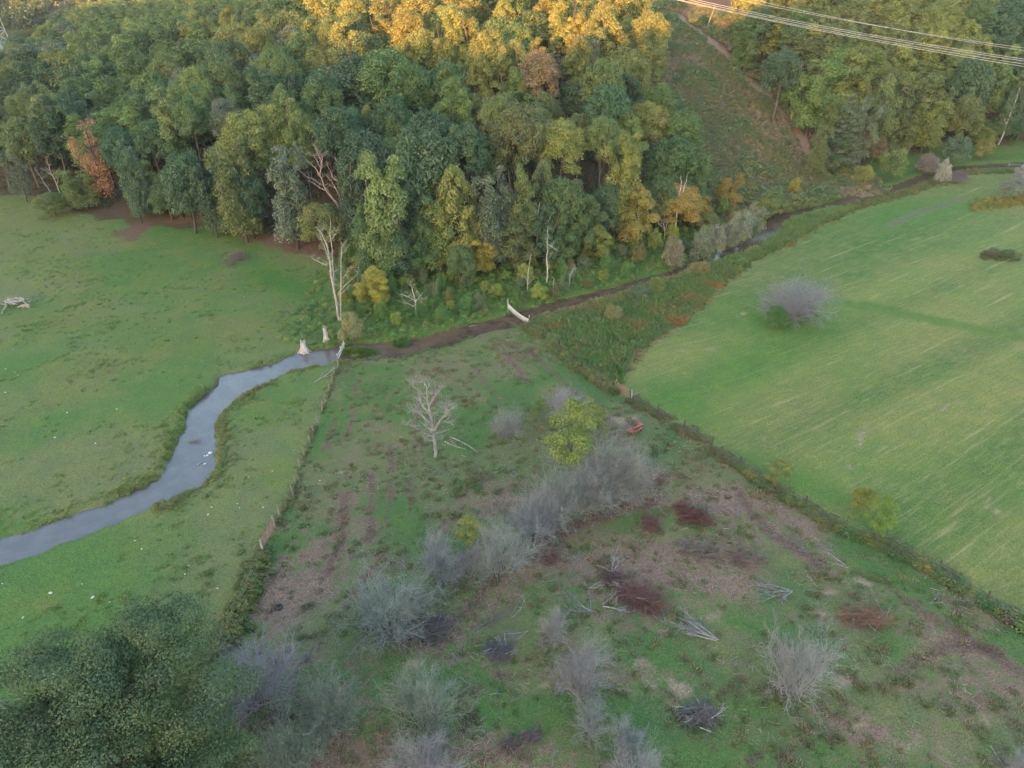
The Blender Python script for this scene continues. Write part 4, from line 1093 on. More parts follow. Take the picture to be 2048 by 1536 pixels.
fallen(935,655,24,-12,FB,'pale limb dipping into the creek near floodgate','branch',PALE,.09,574,((3,.3,.6,.6),),1,.1,.5,None)
fallen(1788,376,36,-6,'fallen_log','grey log across the dark upper creek','log',GREY,.2,575,((3,.25,.5,.6),),2,.3,.5,None)
fallen(2015,328,40,8,FB,'white driftwood tangle on the upper creek bank','branch',PALE,.14,576,((5,.5,.6,.6),),3,.4,.5,None)
fallen(866,556,20,-14,FB,'two pale poles leaning at the dark wood edge','branch',PALE,.10,577,((1,.2,.5,.6),),2,.15,.5,None)
fallen(1103,606,-12,-26,FB,'curved bare branch in weeds above the creek','branch',GREY,.09,578,((2,.3,.5,.6),),1,.1,.9,None)

def pile(u, v, wp, hp, col, label, n=130, seed=1, H=.8, main=0.0, sprd=1.2, r=.022, name='brush_pile', extra=None):
    g = np.random.default_rng(seed)
    x, y, zg, _, t = G(u, v)
    A = wp / F * t * .5; x2, y2 = at(u, v - hp * .5); B_ = max(.5, abs(y2 - at(u, v)[1]))
    S = Segs(); lob = g.uniform(.55, 1.25, 16)
    extra = extra or (tuple(np.array(col) * 2.4 + .05), 7)
    for k in range(int(n * .8)):
        rr = math.sqrt(g.random()) * .8; a = g.uniform(0, 6.28)
        rr *= lob[int(a * 16 / 6.29) % 16]
        px, py = A * rr * math.cos(a), B_ * rr * math.sin(a)
        z = H * max(.05, 1 - rr * rr) * g.random()
        an = main + g.normal(0, sprd)
        L = g.uniform(.35, .9) * min(A, 2.2) * (1.6 if k % 6 == 0 else 1)
        branch(S, (px - math.cos(an) * L / 2, py - math.sin(an) * L / 2, z), (math.cos(an), math.sin(an), g.normal(.05, .22)), L, r * 1.3 * g.uniform(.6, 1.6), 0, [(5, .5, .6, .7), (2, .5, .6, .7)], g, .13, .0, 3)
    S.a = [np.array([p[0], p[1], max(.0, p[2])]) for p in S.a]; S.b = [np.array([p[0], p[1], max(.0, p[2])]) for p in S.b]
    o = empty(name, (x, y, zg))
    ob('brushwood', S.mesh('brushwood', 3), M_TWIG, o, color=col)
    if extra:
        S2 = Segs()
        for k in range(extra[1]):
            a = g.uniform(0, 6.28); rr = g.uniform(.1, .8)
            branch(S2, (A * rr * math.cos(a), B_ * rr * math.sin(a), H * .6 * (1 - rr) + .1), (math.cos(a + 1), math.sin(a + 1), .15), min(A, 1.8) * g.uniform(.5, 1), .05, 0, [(3, .5, .5, .6)], g, .12, 0, 4)
        ob('branch', S2.mesh('branch', 4), M_DEAD, o, color=extra[0])
    tag(o, label, 'brush pile', 'brush piles in the cleared paddock')
DR, BK = (.145, .072, .068), (.115, .10, .105)
pile(856,1268,98,56,BK,'large blackish brush pile below the wide pale bush',170,601,1.1,.4,.9,.024,extra=(GREY,5))
pile(998,1306,64,44,(.12,.11,.12),'small dark round brush pile at centre bottom',120,602,.8,.4,.7,.024,extra=(GREY,6))
pile(1300,1050,46,40,DR,'small round dark red brush heap left of the others',110,603,.9)
pile(1392,1040,74,46,(.12,.05,.045),'wide red-brown brush heap near the wheel track',140,604,.8)
pile(1360,1022,34,26,(.16,.06,.06),'bright red end of the brush heap',60,605,.7)
pile(1310,962,46,34,DR,'dark red brush behind the thicket on its right',90,606,.7)
pile(1268,1196,112,46,(.155,.08,.078),'largest dark red brush pile in the clearing centre',200,607,.9,.2,1.2,extra=((.7,.66,.64),5))
pile(1300,1216,60,40,(.16,.085,.07),'reddish brown right end of central brush pile',100,608,.8)
pile(1226,1162,56,40,(.12,.07,.075),'purple-brown brush under the pale broken trunk',90,609,.7,extra=(GREY,4))
pile(1730,1240,120,54,(.23,.135,.09),'wide orange-brown brush pile near the fence',190,610,.5,extra=((.6,.55,.58),7))
pile(1392,1446,90,58,(.14,.13,.14),'grey brush pile with pale sticks at bottom right',150,611,1.0,extra=((.8,.8,.8),7))
pile(1100,1122,60,30,(.16,.09,.08),'faint reddish twig heap above the clearing',70,612,.4)
pile(1400,1108,80,40,(.17,.13,.11),'faint brown twig litter right of the clearing',70,613,.3)
pile(1480,1120,90,36,(.17,.12,.11),'faint brown twig litter near the orange pile',70,614,.3)
pile(552,1452,74,50,(.10,.05,.05),'dark reddish brush heap below the purple-grey bush',120,615,.8,.7,.8)
pile(1062,1475,50,30,(.13,.10,.10),'small brown twig heap at the bottom centre',60,616,.4)
pile(1020,1500,60,36,(.13,.10,.09),'low brown twig heap left of grey stake',60,617,.4)
pile(470,522,44,26,(.16,.12,.12),'brown branch heap at the pasture edge by the wood',80,618,1.1,.4,.8,.03,extra=((.6,.5,.5),8))
# weathered driftwood pile at the left edge
g = np.random.default_rng(640)
x, y, zg, _, t = G(30, 612)
o = empty('driftwood_pile', (x, y, zg)); tag(o, 'silver-grey driftwood log heap at the left frame edge', 'log pile')
for k in range(26):
    S = Segs(); a = g.normal(-.25, .55)
    c = np.array([g.uniform(-2.6, 2.6), g.uniform(-1.3, 1.3), 0]); c[2] = .12 + 1.35 * g.random() * (1 - abs(c[0]) / 3.2)
    L = g.uniform(.9, 2.8); r = g.uniform(.06, .17)
    d = np.array([math.cos(a), math.sin(a), g.normal(0, .12)])
    branch(S, c - d * L / 2, d, L, r, 0, [(2, .35, .6, .6)], g, .10, -.02, 5, .6)
    ob('log', S.mesh('log', 6), M_DEAD, o, color=np.array(PALE) * g.uniform(.55, 1.15))
S = Segs(); x2, y2 = at(26, 638)
S.poly([np.array([-1.0, -.2, .5]), np.array([-.85, -1.2, .25]), np.array([-.6, -2.3, .1]), np.array([-.2, -3.4, .06])], [.14, .12, .10, .07])
ob('log', S.mesh('log', 6), M_DEAD, o, color=PALE)

# stumps at the bend
def stump(u, v, h, r, label, roots, seed, top=0):
    g = np.random.default_rng(seed); x, y, zg, _, _ = G(u, v)
    n, m_ = 20, 9
    Vv = []
    lob = 1 + .12 * np.sin(np.arange(n) * 2 * np.pi / n * 5 + 1) + g.normal(0, .05, n)
    for j in range(m_):
        f = j / (m_ - 1); fl = 1 + 1.0 * (1 - f) ** 4
        for i in range(n):
            a = i * 2 * np.pi / n
            jag = (g.normal(0, .10) * h if j == m_ - 1 else 0)
            rr = r * fl * lob[i] * (1 - .15 * f)
            Vv.append((rr * math.cos(a), rr * math.sin(a), -.25 + (h + .25) * f + jag))
    for i in range(n):     # hollow top
        a = i * 2 * np.pi / n; Vv.append((r * .55 * math.cos(a), r * .55 * math.sin(a), h * .9))
    for i in range(n):
        a = i * 2 * np.pi / n; Vv.append((r * .1 * math.cos(a), r * .1 * math.sin(a), h * .7))
    Fq = [(j * n + i, j * n + (i + 1) % n, (j + 1) * n + (i + 1) % n, (j + 1) * n + i) for j in range(m_ + 1) for i in range(n)]
    o = empty('tree_stump', (x, y, zg))
    ob('bole', mk_mesh('bole', Vv, Fq, smooth=True), M_DEAD, o, color=(.95, .92, .92))
    for k in range(roots):
        S = Segs(); a = k * 6.28 / roots + g.uniform(-.3, .3)
        S.poly([np.array([r * .9 * math.cos(a), r * .9 * math.sin(a), .55]), np.array([r * 1.5 * math.cos(a), r * 1.5 * math.sin(a), .25]), np.array([r * 2.6 * math.cos(a + .2), r * 2.6 * math.sin(a + .2), -.12])], [.14, .11, .05])
        ob('root', S.mesh('root', 6), M_DEAD, o, color=(.9, .87, .87))
    for k in range(top):
        S = Segs(); a = g.uniform(0, 6.28)
        branch(S, (0, 0, h * g.uniform(.35, .95)), (math.cos(a), math.sin(a), .8), .8, .09, 0, [(2, .5, .6, .6)], g)
        ob('broken_limb', S.mesh('broken_limb', 5), M_DEAD, o, color=GREY)
    tag(o, label, 'stump')
stump(609, 708, 1.75, .42, 'hollow grey stump with spreading roots at the water edge', 7, 701)
stump(653, 683, 2.3, .30, 'tall broken stump in the grass above the bend', 3, 702, 5)

# driftwood and stones in the creek
def sunk(u, v, du, dv, label, r, seed, nst=1, name='driftwood'):
    o = fallen(u, v, du, dv, name, label, 'driftwood', PALE if nst == 1 else DIM, r, seed, ((3, .35, .6, .6),), nst, .5, .6, 'driftwood in the creek')
    x, y = at(u, v, WZ); o.location = (x, y, WZ - .02)
sunk(392,930,8,-18,'white forked driftwood stick in the pale creek',.13,721)
sunk(374,884,18,-10,'dark snagged branches near the left creek bank',.11,722,5)
def stone_mesh(seed):
    g = np.random.default_rng(seed)
    n, m_ = 9, 6; Vv = []
    for j in range(m_):
        ph = np.pi * (j + .5) / m_
        for i in range(n):
            a = i * 2 * np.pi / n; k = 1 + g.normal(0, .13)
            Vv.append((k * math.sin(ph) * math.cos(a), k * .75 * math.sin(ph) * math.sin(a), k * .55 * math.cos(ph)))
    Fq = [(j * n + i, (j + 1) * n + i, (j + 1) * n + (i + 1) % n, j * n + (i + 1) % n) for j in range(m_ - 1) for i in range(n)]
    Vv += [(0, 0, .55), (0, 0, -.55)]; t = len(Vv)
    Fq += [(i, (i + 1) % n, t - 2, t - 2) for i in range(0)]
    bm_f = Fq + [((m_ - 1) * n + (i + 1) % n, (m_ - 1) * n + i, t - 1, (m_ - 1) * n + (i + n - 1) % n) for i in range(0, n, 2)] + [(i, (i + 1) % n, (i + 2) % n, t - 2) for i in range(0, n, 2)]
    return mk_mesh('pale_stone', Vv, bm_f, smooth=False)
STONES = [stone_mesh(730 + i) for i in range(4)]
for m in STONES: m.materials.append(M_STONE)
for i, (u, v, s, lab) in enumerate([(421,906,.42,'largest stone in the creek near the weedy bank'),(415,911,.28,'small stone left of the largest creek stone'),(409,912,.2,'smallest pale stone in the creek'),(410,928,.26,'stone below the others in the creek')]):
    o = ob('creek_stone', STONES[i % 4], loc=(*at(u, v, WZ), WZ + .02)); s *= .62; o.scale = (s, s, s); o.rotation_euler = (0, 0, i)
    tag(o, lab, 'stone')
PST = []
for i, (u, v, s) in enumerate([(102,1188,.28),(186,1195,.28),(220,1205,.12),(378,1136,.18),(371,1152,.18),(436,1182,.17),(417,1032,.2),(424,1017,.18),(527,1018,.18),(284,1100,.16),(270,1082,.13),(47,1237,.2),(6,1170,.14),(110,876,.22),(192,890,.2),(234,819,.18),(135,828,.2),(12,788,.2),(12,740,.16),(36,752,.13),(27,700,.14),(165,1170,.1),(475,1010,.14),(497,955,.14),(545,944,.13),(588,905,.1),(283,613,.15),(340,582,.16),(362,600,.14),(488,594,.13),(400,572,.14),(432,562,.12),(190,650,.12),(395,640,.12),(310,658,.12),(130,543,.12),(480,1020,.12),(640,965,.16),(637,973,.12),(20,1332,.2),(566,1055,.1),(616,1058,.1)]):
    x, y, zg, _, _ = G(u, v)
    o = ob('pale_stone', STONES[i % 4], loc=(x, y, zg + s * .15)); s *= .66; o.scale = (s, s * .8, s * .7); o.rotation_euler = (0, 0, i * 1.3)
    PST.append((u, v, o))

for zn, cond in (('pasture beyond the creek', lambda u, v: v < 900 and u < 500), ('paddock just right of wire fence', lambda u, v: (u > 600 and v > 900) or (u > 560 and v > 1050) or (u > 585 and v > 900)), ('near pasture below the creek', lambda u, v: True)):
    L = sorted([q for q in PST if 'label' not in q[2] and cond(q[0], q[1])], key=lambda q: q[0])
    mid = sorted(q[1] for q in L)[len(L) // 2]
    for hf, sel in (('upper', [q for q in L if q[1] < mid]), ('lower', [q for q in L if q[1] >= mid])):
        for i, q in enumerate(sel): tag(q[2], f"{ordn(i, len(sel))} pale stone in {hf} half of {zn}", 'stone', 'pale stones scattered over the grass')

# ------------------------------------------------------------------ fences, gates, floodgate
def cyl(name, p, q, r, k, m, parent, r1=None):
    S = Segs(); S.add(np.array(p, float), np.array(q, float), r, r1 if r1 is not None else r)
    A = S.mesh(name, k)
    return ob(name, A, m, parent)
def post_mesh():
    S = Segs(); S.poly([np.array([0, 0, -.4]), np.array([0, 0, .7]), np.array([.01, 0, 1.38]), np.array([.01, 0, 1.42])], [.095, .09, .08, .03]); m = S.mesh('post', 7); m.materials.append(M_POST); return m
def post_dark():
    S = Segs(); S.poly([np.array([0, 0, -.4]), np.array([0, 0, .9]), np.array([0, 0, 1.5]), np.array([0, 0, 1.53])], [.075, .07, .065, .02]); m = S.mesh('post', 6); m.materials.append(M_BARK); return m
PM, PD = post_mesh(), post_dark()
def fence(name, pts, label, pm, spacing, seed, wires=(.35, .75, 1.15), exact=False):
    g = np.random.default_rng(seed)
    if exact: W = [at(u, v) for u, v in pts]
    else:
        P = np.array([at(u, v) for u, v in pts]); s = np.r_[0, np.cumsum(np.hypot(*np.diff(P, axis=0).T))]
        n = int(s[-1] / spacing); tt = np.linspace(0, s[-1], n + 1)
        W = list(zip(np.interp(tt, s, P[:, 0]), np.interp(tt, s, P[:, 1])))
    x0, y0 = W[0]; z0 = H1(x0, y0)
    o = empty(name, (x0, y0, z0)); tag(o, label, 'fence')
    tops = []
    for (x, y) in W:
        z = H1(x, y)
        p = ob('post', pm, None, o); p.location = (x - x0, y - y0, z - z0); p.rotation_euler = (g.normal(0, .07), g.normal(-.04, .09), g.uniform(0, 6)); p.color = (.55, .5, .45, 1)
        tops.append(np.array([x - x0, y - y0, z - z0]))
    for hw in wires:
        S = Segs()
        for a, b in zip(tops[:-1], tops[1:]):
            up_ = np.array([0, 0, hw]); mid = (a + b) / 2 + up_ - np.array([0, 0, .05])
            S.add(a + up_, mid, .008, .008); S.add(mid, b + up_, .008, .008)
        ob('wire', S.mesh('wire', 3), M_WIRE, o)
fence('wire_fence', FENCE1, 'old grey post and wire fence between creek and paddock', PM, 0, 801, exact=True)
fence('wire_fence', FENCE1B, 'overgrown wire fence below the rusty gate', PM, 4.5, 802)
fence('wire_fence', [(1058,652),(1100,685),(1150,725),(1200,762),(1231,779)], 'weed-choked wire fence from floodgate to red gate', PD, 4.2, 803)
fence('wire_fence', [(1262,800),(1272,804),(1299,818),(1327,837),(1356,852),(1400,878),(1470,925),(1540,970),(1600,1005),(1660,1040),(1740,1075),(1800,1100),(1862,1136),(1940,1185),(2000,1220),(2080,1268)], 'overgrown fence with dark posts along the hayfield', PD, 4.4, 804)
def gate(p, q, label, m, rails, h, seed, posts=True):
    x0, y0 = at(*p); x1, y1 = at(*q); z0 = H1(x0, y0); L = math.hypot(x1 - x0, y1 - y0); a = math.atan2(y1 - y0, x1 - x0)
    o = empty('farm_gate', (x0, y0, z0), a); tag(o, label, 'gate')
    for k in range(rails):
        z = .22 + (h - .25) * k / (rails - 1)
        cyl('rail', (.1, 0, z), (L - .1, 0, z), .04, 6, m, o)
    for xx in (.1, L * .36, L * .68, L - .1): cyl('upright', (xx, .03, .15), (xx, .03, h + .02), .038, 6, m, o)
    if posts:
        for xx in (-.12, L + .12): cyl('gate_post', (xx, 0, -.4), (xx, 0, h + .25), .11, 8, M_POST, o)
gate((548,1056), (526,1100), 'rusty tube gate in the left paddock fence', M_RUST, 6, 1.25, 1)
gate((1233,780), (1261,799), 'faded red board gate in the hayfield fence', M_RUST, 7, 1.3, 2)
# the white hanging floodgate across the creek
ux, uy = at(1017, 619); vx, vy = at(1057, 650)
o = empty('floodgate', (ux, uy, 0)); tag(o, 'white slatted floodgate hung across the creek', 'floodgate')
D = np.array([vx - ux, vy - uy]); Lf = np.hypot(*D); D = D / Lf
Nn = np.array([-D[1], D[0]])
def fg(s, z, off=0): 
    sag = 4 * (s / Lf) * (1 - s / Lf)
    p = D * s + Nn * (off - .1 * sag)
    return np.array([p[0], p[1], z - .22 * sag])
ns = 24
for k in range(ns):
    s0 = Lf * (k + .15) / ns; s1 = Lf * (k + .85) / ns
    a, b = fg(s0, 1.0), fg(s1, 1.0); lean = np.array([Nn[0], Nn[1], 0]) * -.22
    h = .62 + .08 * math.sin(k * 2.1)
    dn = np.array([0, 0, -h]) + lean
    th_ = np.array([Nn[0], Nn[1], .2]) * .045
    V8 = [a, b, b + dn, a + dn]; V8 = V8 + [p + th_ for p in V8]
    ob('slat', mk_mesh('slat', V8, [(0,1,2,3),(7,6,5,4),(0,4,5,1),(1,5,6,2),(2,6,7,3),(3,7,4,0)]), M_SLAT, o)
S = Segs()
for k in range(16): S.add(fg(Lf * k / 16, 1.05), fg(Lf * (k + 1) / 16, 1.05), .03, .03)
ob('cable', S.mesh('cable', 5), M_CABLE, o)
for s in (-.2, Lf + .2):
    p = fg(min(max(s, 0), Lf), 0); e = D * (s - min(max(s, 0), Lf))
    cyl('post', (p[0] + e[0], p[1] + e[1], -.5), (p[0] + e[0], p[1] + e[1], 1.75), .09, 7, M_POST, o)
# weathered boards closing the creek under the left fence
x0, y0 = at(688, 692, -.2); x1, y1 = at(675, 722, -.2)
o = empty('water_gap_barrier', (x0, y0, -.3)); tag(o, 'weathered brown rails closing the creek under left fence', 'barrier')
for z, dx in ((.25, 0), (.55, .12), (.9, .05)):
    S = Segs(); S.poly([np.array([dx, 0, z]), np.array([(x1 - x0) * .5 + dx, (y1 - y0) * .5, z - .1]), np.array([x1 - x0 + dx, y1 - y0, z])], [.09, .1, .08])
    ob('rail', S.mesh('rail', 6), M_POST, o)
for f in (.02, .5, .98): cyl('post', ((x1 - x0) * f, (y1 - y0) * f, -.6), ((x1 - x0) * f, (y1 - y0) * f, 1.25), .08, 7, M_POST, o)

# ------------------------------------------------------------------ tyre and red implement
def torus(R_, r_, n=20, m_=10):
    Vv = [((R_ + r_ * math.cos(b)) * math.cos(a), (R_ + r_ * math.cos(b)) * math.sin(a), r_ * 1.1 * math.sin(b)) for a in np.arange(n) * 2 * np.pi / n for b in np.arange(m_) * 2 * np.pi / m_]
    Fq = [(i * m_ + j, ((i + 1) % n) * m_ + j, ((i + 1) % n) * m_ + (j + 1) % m_, i * m_ + (j + 1) % m_) for i in range(n) for j in range(m_)]
    return mk_mesh('old_tyre', Vv, Fq, smooth=True)
x, y, zg, _, _ = G(558, 1218)
o = ob('old_tyre', torus(.27, .11), M_TYRE, loc=(x, y, zg + .1)); o.rotation_euler = (.15, .1, 0)
tag(o, 'old black tyre lying on the bare ground', 'tyre')
x, y, zg, _, _ = G(1270, 862)
o = empty('farm_implement', (x, y, zg), R(32)); tag(o, 'faded red farm implement left in the paddock grass', 'farm implement')
def boxm(name, sx, sy, sz, loc, rot=(0, 0, 0), m=None, parent=None):
    V8 = [(i * sx / 2, j * sy / 2, k * sz / 2) for k in (-1, 1) for i, j in ((-1, -1), (1, -1), (1, 1), (-1, 1))]
    q = ob(name, mk_mesh(name, V8, [(3,2,1,0),(4,5,6,7),(0,1,5,4),(1,2,6,5),(2,3,7,6),(3,0,4,7)]), m, parent)
    q.location = loc; q.rotation_euler = rot; b = q.modifiers.new('bevel', 'BEVEL'); b.width = .012; b.segments = 1
    return q
boxm('beam', 2.5, .22, .18, (0, 0, .5), (0, 0, .05), M_RED, o)
boxm('beam', 1.5, .16, .16, (.1, -.55, .42), (0, 0, .3), M_RED, o)
boxm('deck', .85, .75, .08, (-.95, -.1, .45), (.05, .12, .2), M_RED, o)
boxm('deck', .6, .55, .08, (.95, .25, .5), (.1, -.1, -.3), M_RED, o)
boxm('hitch', .12, .9, .12, (.55, .35, .62), (.3, 0, .5), M_RED, o)
boxm('hitch', .12, .9, .12, (.85, .35, .62), (.3, 0, -.2), M_RED, o)
for xx, yy in ((-.9, -.55), (-.3, -.62), (.4, -.55), (1.1, .0)): boxm('tine', .09, .12, .5, (xx, yy, .24), (.3, 0, 0), M_RED, o)

# ------------------------------------------------------------------ power lines and the pylon beyond the wood
def wire3(u0, v0, t0, u1, v1, t1, label, r, sag=2.0):
    d0, d1 = np.array(ray(u0, v0)), np.array(ray(u1, v1))
    a = np.array([0, 0, CAMH]) + d0 * t0; b = np.array([0, 0, CAMH]) + d1 * t1
    e = (b - a); a2 = a - e * .5; b2 = b + e * 1.2
    pts = []
    for k in range(41):
        f = k / 40; p = a2 + (b2 - a2) * f
        s0 = (-.5) ; q = f * 2.7 - .5
        p = p + np.array([0, 0, -sag * (4 * q * (1 - q))]) if 0 <= q <= 1 else p + np.array([0, 0, sag * 4 * abs(q * (1 - q))])
        pts.append(p - a)
    S = Segs(); S.poly(pts, [r] * 41)
    tag(ob('power_line', S.mesh('power_line', 5), M_CABLE, loc=a), label, 'power line', 'power lines crossing the upper right')
wire3(1480, 0, 205, 2048, 96, 165, 'uppermost power line of the six', .04, .6)
wire3(1500, -2, 206, 2048, 101, 166, 'second power line from the top', .04, .6)
wire3(1395, 0, 195, 2048, 118, 150, 'third power line from the top', .042, .7)
wire3(1378, 0, 194, 2048, 122, 149.5, 'fourth power line from the top', .042, .7)
wire3(1362, 0, 193, 2048, 128, 149, 'fifth power line from the top', .042, .7)
wire3(1346, -2, 192, 2048, 133, 148.5, 'lowest power line of the six', .042, .7)
d = ray(6, 46); t = 395; px, py = d[0] * t, d[1] * t; pz = H1(px, py)
o = empty('lattice_pylon', (px - 7, py, pz)); tag(o, 'grey lattice pylon leg at the top left corner', 'pylon')
zb = (CAMH + d[2] * t) - pz
Hp = 52.0
def leg(sx, sy, f): w_ = 5.2 * (1 - .82 * f); return np.array([sx * w_, sy * w_, f * Hp])
for sx, sy in ((-1, -1), (1, -1), (1, 1), (-1, 1)):
    S = Segs(); S.add(leg(sx, sy, 0), leg(sx, sy, 1), .32, .2); ob('leg', S.mesh('leg', 4), M_STEEL, o)
for k in range(9):
    f0, f1 = k / 9, (k + 1) / 9
    S = Segs()
    C4 = [(-1, -1), (1, -1), (1, 1), (-1, 1)]
    for i in range(4):
        a, b = C4[i], C4[(i + 1) % 4]
        S.add(leg(*a, f0), leg(*b, f1), .13, .13); S.add(leg(*b, f0), leg(*a, f1), .13, .13); S.add(leg(*a, f1), leg(*b, f1), .11, .11)
    ob('brace', S.mesh('brace', 4), M_STEEL, o)
for f in (.72, .86, 1.0):
    S = Segs(); S.add(np.array([-8, 0, Hp * f]), np.array([8, 0, Hp * f]), .22, .22); S.add(np.array([-8, 0, Hp * f]), np.array([0, 0, Hp * f + 2]), .12, .12); S.add(np.array([8, 0, Hp * f]), np.array([0, 0, Hp * f + 2]), .12, .12)
    ob('crossarm', S.mesh('crossarm', 4), M_STEEL, o)

# ------------------------------------------------------------------ grass, weeds and brush that nobody could count
def tuft_mesh(n, h, sp, wd, seed):
    g = np.random.default_rng(seed)
    a = g.uniform(0, 6.28, n); r = sp * np.sqrt(g.random(n)); bx, by = r * np.cos(a), r * np.sin(a)
    hh = h * g.uniform(.5, 1.2, n); lx, ly = np.cos(a) * hh * g.uniform(.1, .8, n), np.sin(a) * hh * g.uniform(.1, .8, n)
    t = g.uniform(0, 6.28, n); wx_, wy_ = np.cos(t) * wd, np.sin(t) * wd
    z0 = np.full(n, -.03)
    V4 = np.stack([np.c_[bx - wx_, by - wy_, z0], np.c_[bx + wx_, by + wy_, z0], np.c_[bx + lx * .6 + wx_ * .7, by + ly * .6 + wy_ * .7, hh * .75], np.c_[bx + lx, by + ly, hh]], 1)
    m = mk_mesh('tuft', V4.reshape(-1, 3), np.arange(n * 4).reshape(-1, 4), {'lv': ('FLOAT', np.repeat(g.random(n), 4))})
    m.materials.append(M_LEAFI); return m
def weed_mesh(n, h, r, size, seed, tall=0):
    g = np.random.default_rng(seed)
    d = g.normal(0, 1, (n, 3)); d /= np.linalg.norm(d, axis=1, keepdims=True); d[:, 2] = abs(d[:, 2])
    C = d * np.array([r, r, h]) * (.45 + .6 * g.random((n, 1)))
    Vv, Fq = leaf_quads(C, d + g.normal(0, .6, (n, 3)), size, g)
    m = mk_mesh('weed', Vv, Fq, {'lv': ('FLOAT', np.repeat(np.clip(.25 + .6 * C[:, 2] / h * g.random(n), 0, 1), 4))}); m.materials.append(M_LEAFI); return m
TUFT = tuft_mesh(34, .15, .34, .03, 1001); TUFTB = tuft_mesh(40, .42, .42, .035, 1002)
WEED = weed_mesh(110, .75, .55, .16, 1003); WEEDB = weed_mesh(150, 1.15, .8, .22, 1004); STALK = tuft_mesh(60, 1.3, .5, .035, 1005)
gw = np.random.default_rng(1010)
def field(n, u0, u1, v0, v1): return gw.uniform(u0, u1, n), gw.uniform(v0, v1, n)
def put(name, x, y, me, smin, smax, cols, label, zs=1.0, jit=.15):
    x = np.asarray(x); y = np.asarray(y)
    z = hgt(x, y); n = len(x)
    if name == 'bank_weeds':
        kq = fbm(x / 3, y / 3, 515, 2) > .42; x, y, z = x[kq], y[kq], z[kq]; n = len(x)
    s = gw.uniform(smin, smax, n) * (.5 + 1.0 * fbm(x / 4, y / 4, 616, 2))
    ci = (1.0 if me in (TUFT, TUFTB) else 1.9 if 'far_bank' in name else 1.4) * np.array(cols)[gw.integers(0, len(cols), n)] * gw.uniform(1 - jit, 1 + jit, (n, 1))
    return scatter(name, np.c_[x, y, z], np.c_[s, s, s * zs], gw.uniform(0, 6.28, n), ci, me, label)
def along(pts, n, spread, plan=False):
    P = np.array(pts if plan else [at(u, v) for u, v in pts]); s = np.r_[0, np.cumsum(np.hypot(*np.diff(P, axis=0).T))]
    t = gw.uniform(0, s[-1], n)
    return np.interp(t, s, P[:, 0]) + gw.normal(0, spread, n), np.interp(t, s, P[:, 1]) + gw.normal(0, spread, n)
# pasture and paddock tufts
xx = gw.uniform(-130, 110, 90000); yy = gw.uniform(28, 170, 90000)
uu, vv, dp = proj(xx, yy, np.zeros_like(xx))
nz = fbm(xx / 5, yy / 5, 201, 3)
k = (uu > -60) & (uu < 2110) & (vv < 1600) & (dp > 5)
xx, yy, nz, uu, vv = xx[k], yy[k], nz[k], uu[k], vv[k]
inh = inpoly(xx, yy, HAY); inp = inpoly(xx, yy, PADDOCK); inm = inpoly(xx, yy, MEADOW); ftt = yy - np.interp(xx, FX, FY)
sdd = creek_sd(xx, yy)
past = ~inh & ~inp & ~inm & (ftt < -2) & (sdd > 1.0) & (gw.random(len(nz)) < 1.5 * (nz - .40))
put('pasture_tufts', xx[past], yy[past], TUFT, .5, 1.3, [(.11,.19,.055),(.14,.215,.06),(.165,.205,.08)], 'short grass tufts dotting the left pasture')
padd = inp & ~inh & (sdd > .6) & (gw.random(len(nz)) < .15 + 1.1 * (nz - .35))
put('paddock_tufts', xx[padd], yy[padd], TUFT, .5, 1.4, [(.085,.165,.045),(.11,.18,.05),(.20,.18,.11),(.22,.19,.13)], 'rough grass tufts in the cleared paddock')
mead = inm & (sdd > .3)
x1, y1 = xx[mead], yy[mead]
put('meadow_weeds', np.r_[x1, x1 + .7], np.r_[y1, y1 + .5], TUFTB, .8, 1.9, [(.075,.17,.06),(.09,.18,.06),(.14,.18,.065),(.11,.18,.06)], 'rank dark green grass in the wet meadow')
# rust patches in meadow
rx, ry = [], []
for (u, v, ru, rv) in [(1270,650,34,12),(1330,622,36,12),(1112,655,24,6),(1380,598,26,8),(1345,642,18,8),(1165,620,30,6),(1420,570,20,6)]:
    n = 170; a, b = at(0, 0) if False else (None, None)
    q = [at(u + gw.normal(0, ru * .5), v + gw.normal(0, rv * .5)) for _ in range(n)]
    rx += [p[0] for p in q]; ry += [p[1] for p in q]
put('rusty_weeds', rx, ry, TUFTB, .8, 1.6, [(.27,.15,.06),(.24,.16,.07),(.2,.14,.06)], 'orange-brown weeds in the wet meadow')
# strip of rank growth between creek and hayfield, tan at the edge
xs, ys_ = along(HAYE[4:], 1900, .9); ys_ = ys_ + abs(gw.normal(0, 1.2, len(xs)))
put('creekside_weeds', xs, ys_, WEED, .35, .95, [(.07,.095,.03),(.11,.11,.035),(.09,.075,.035),(.05,.09,.03),(.13,.12,.03)], 'brown and green weeds between hayfield and creek')
q = [at(gw.uniform(1085, 1260), 0) for _ in range(0)]
xs, ys_ = along(LOw[27:36], 900, .8, True); ys_ = ys_ - abs(gw.normal(0, .8, len(xs))) - .6
put('reed_fringe', xs, ys_, TUFTB, .8, 1.7, [(.26,.22,.12),(.20,.19,.09),(.13,.16,.06)], 'tan reeds along the near bank beside the floodgate')
xs, ys_ = along(HAYE[:5], 700, .7)
put('reed_fringe', xs, ys_, TUFTB, .4, .9, [(.26,.23,.12),(.20,.19,.09)], 'dry tan grass margin of the hayfield')
q = [at(gw.uniform(1080, 1400), gw.uniform(585, 745)) for _ in range(420)]
q = [p for p in q if inpoly(np.array([p[0]]), np.array([p[1]]), MEADOW)[0]]
put('meadow_weeds', [p[0] for p in q], [p[1] for p in q], WEED, .5, 1.3, [(.075,.115,.03),(.10,.12,.035),(.12,.10,.04)], 'leafy weeds scattered through the wet meadow')
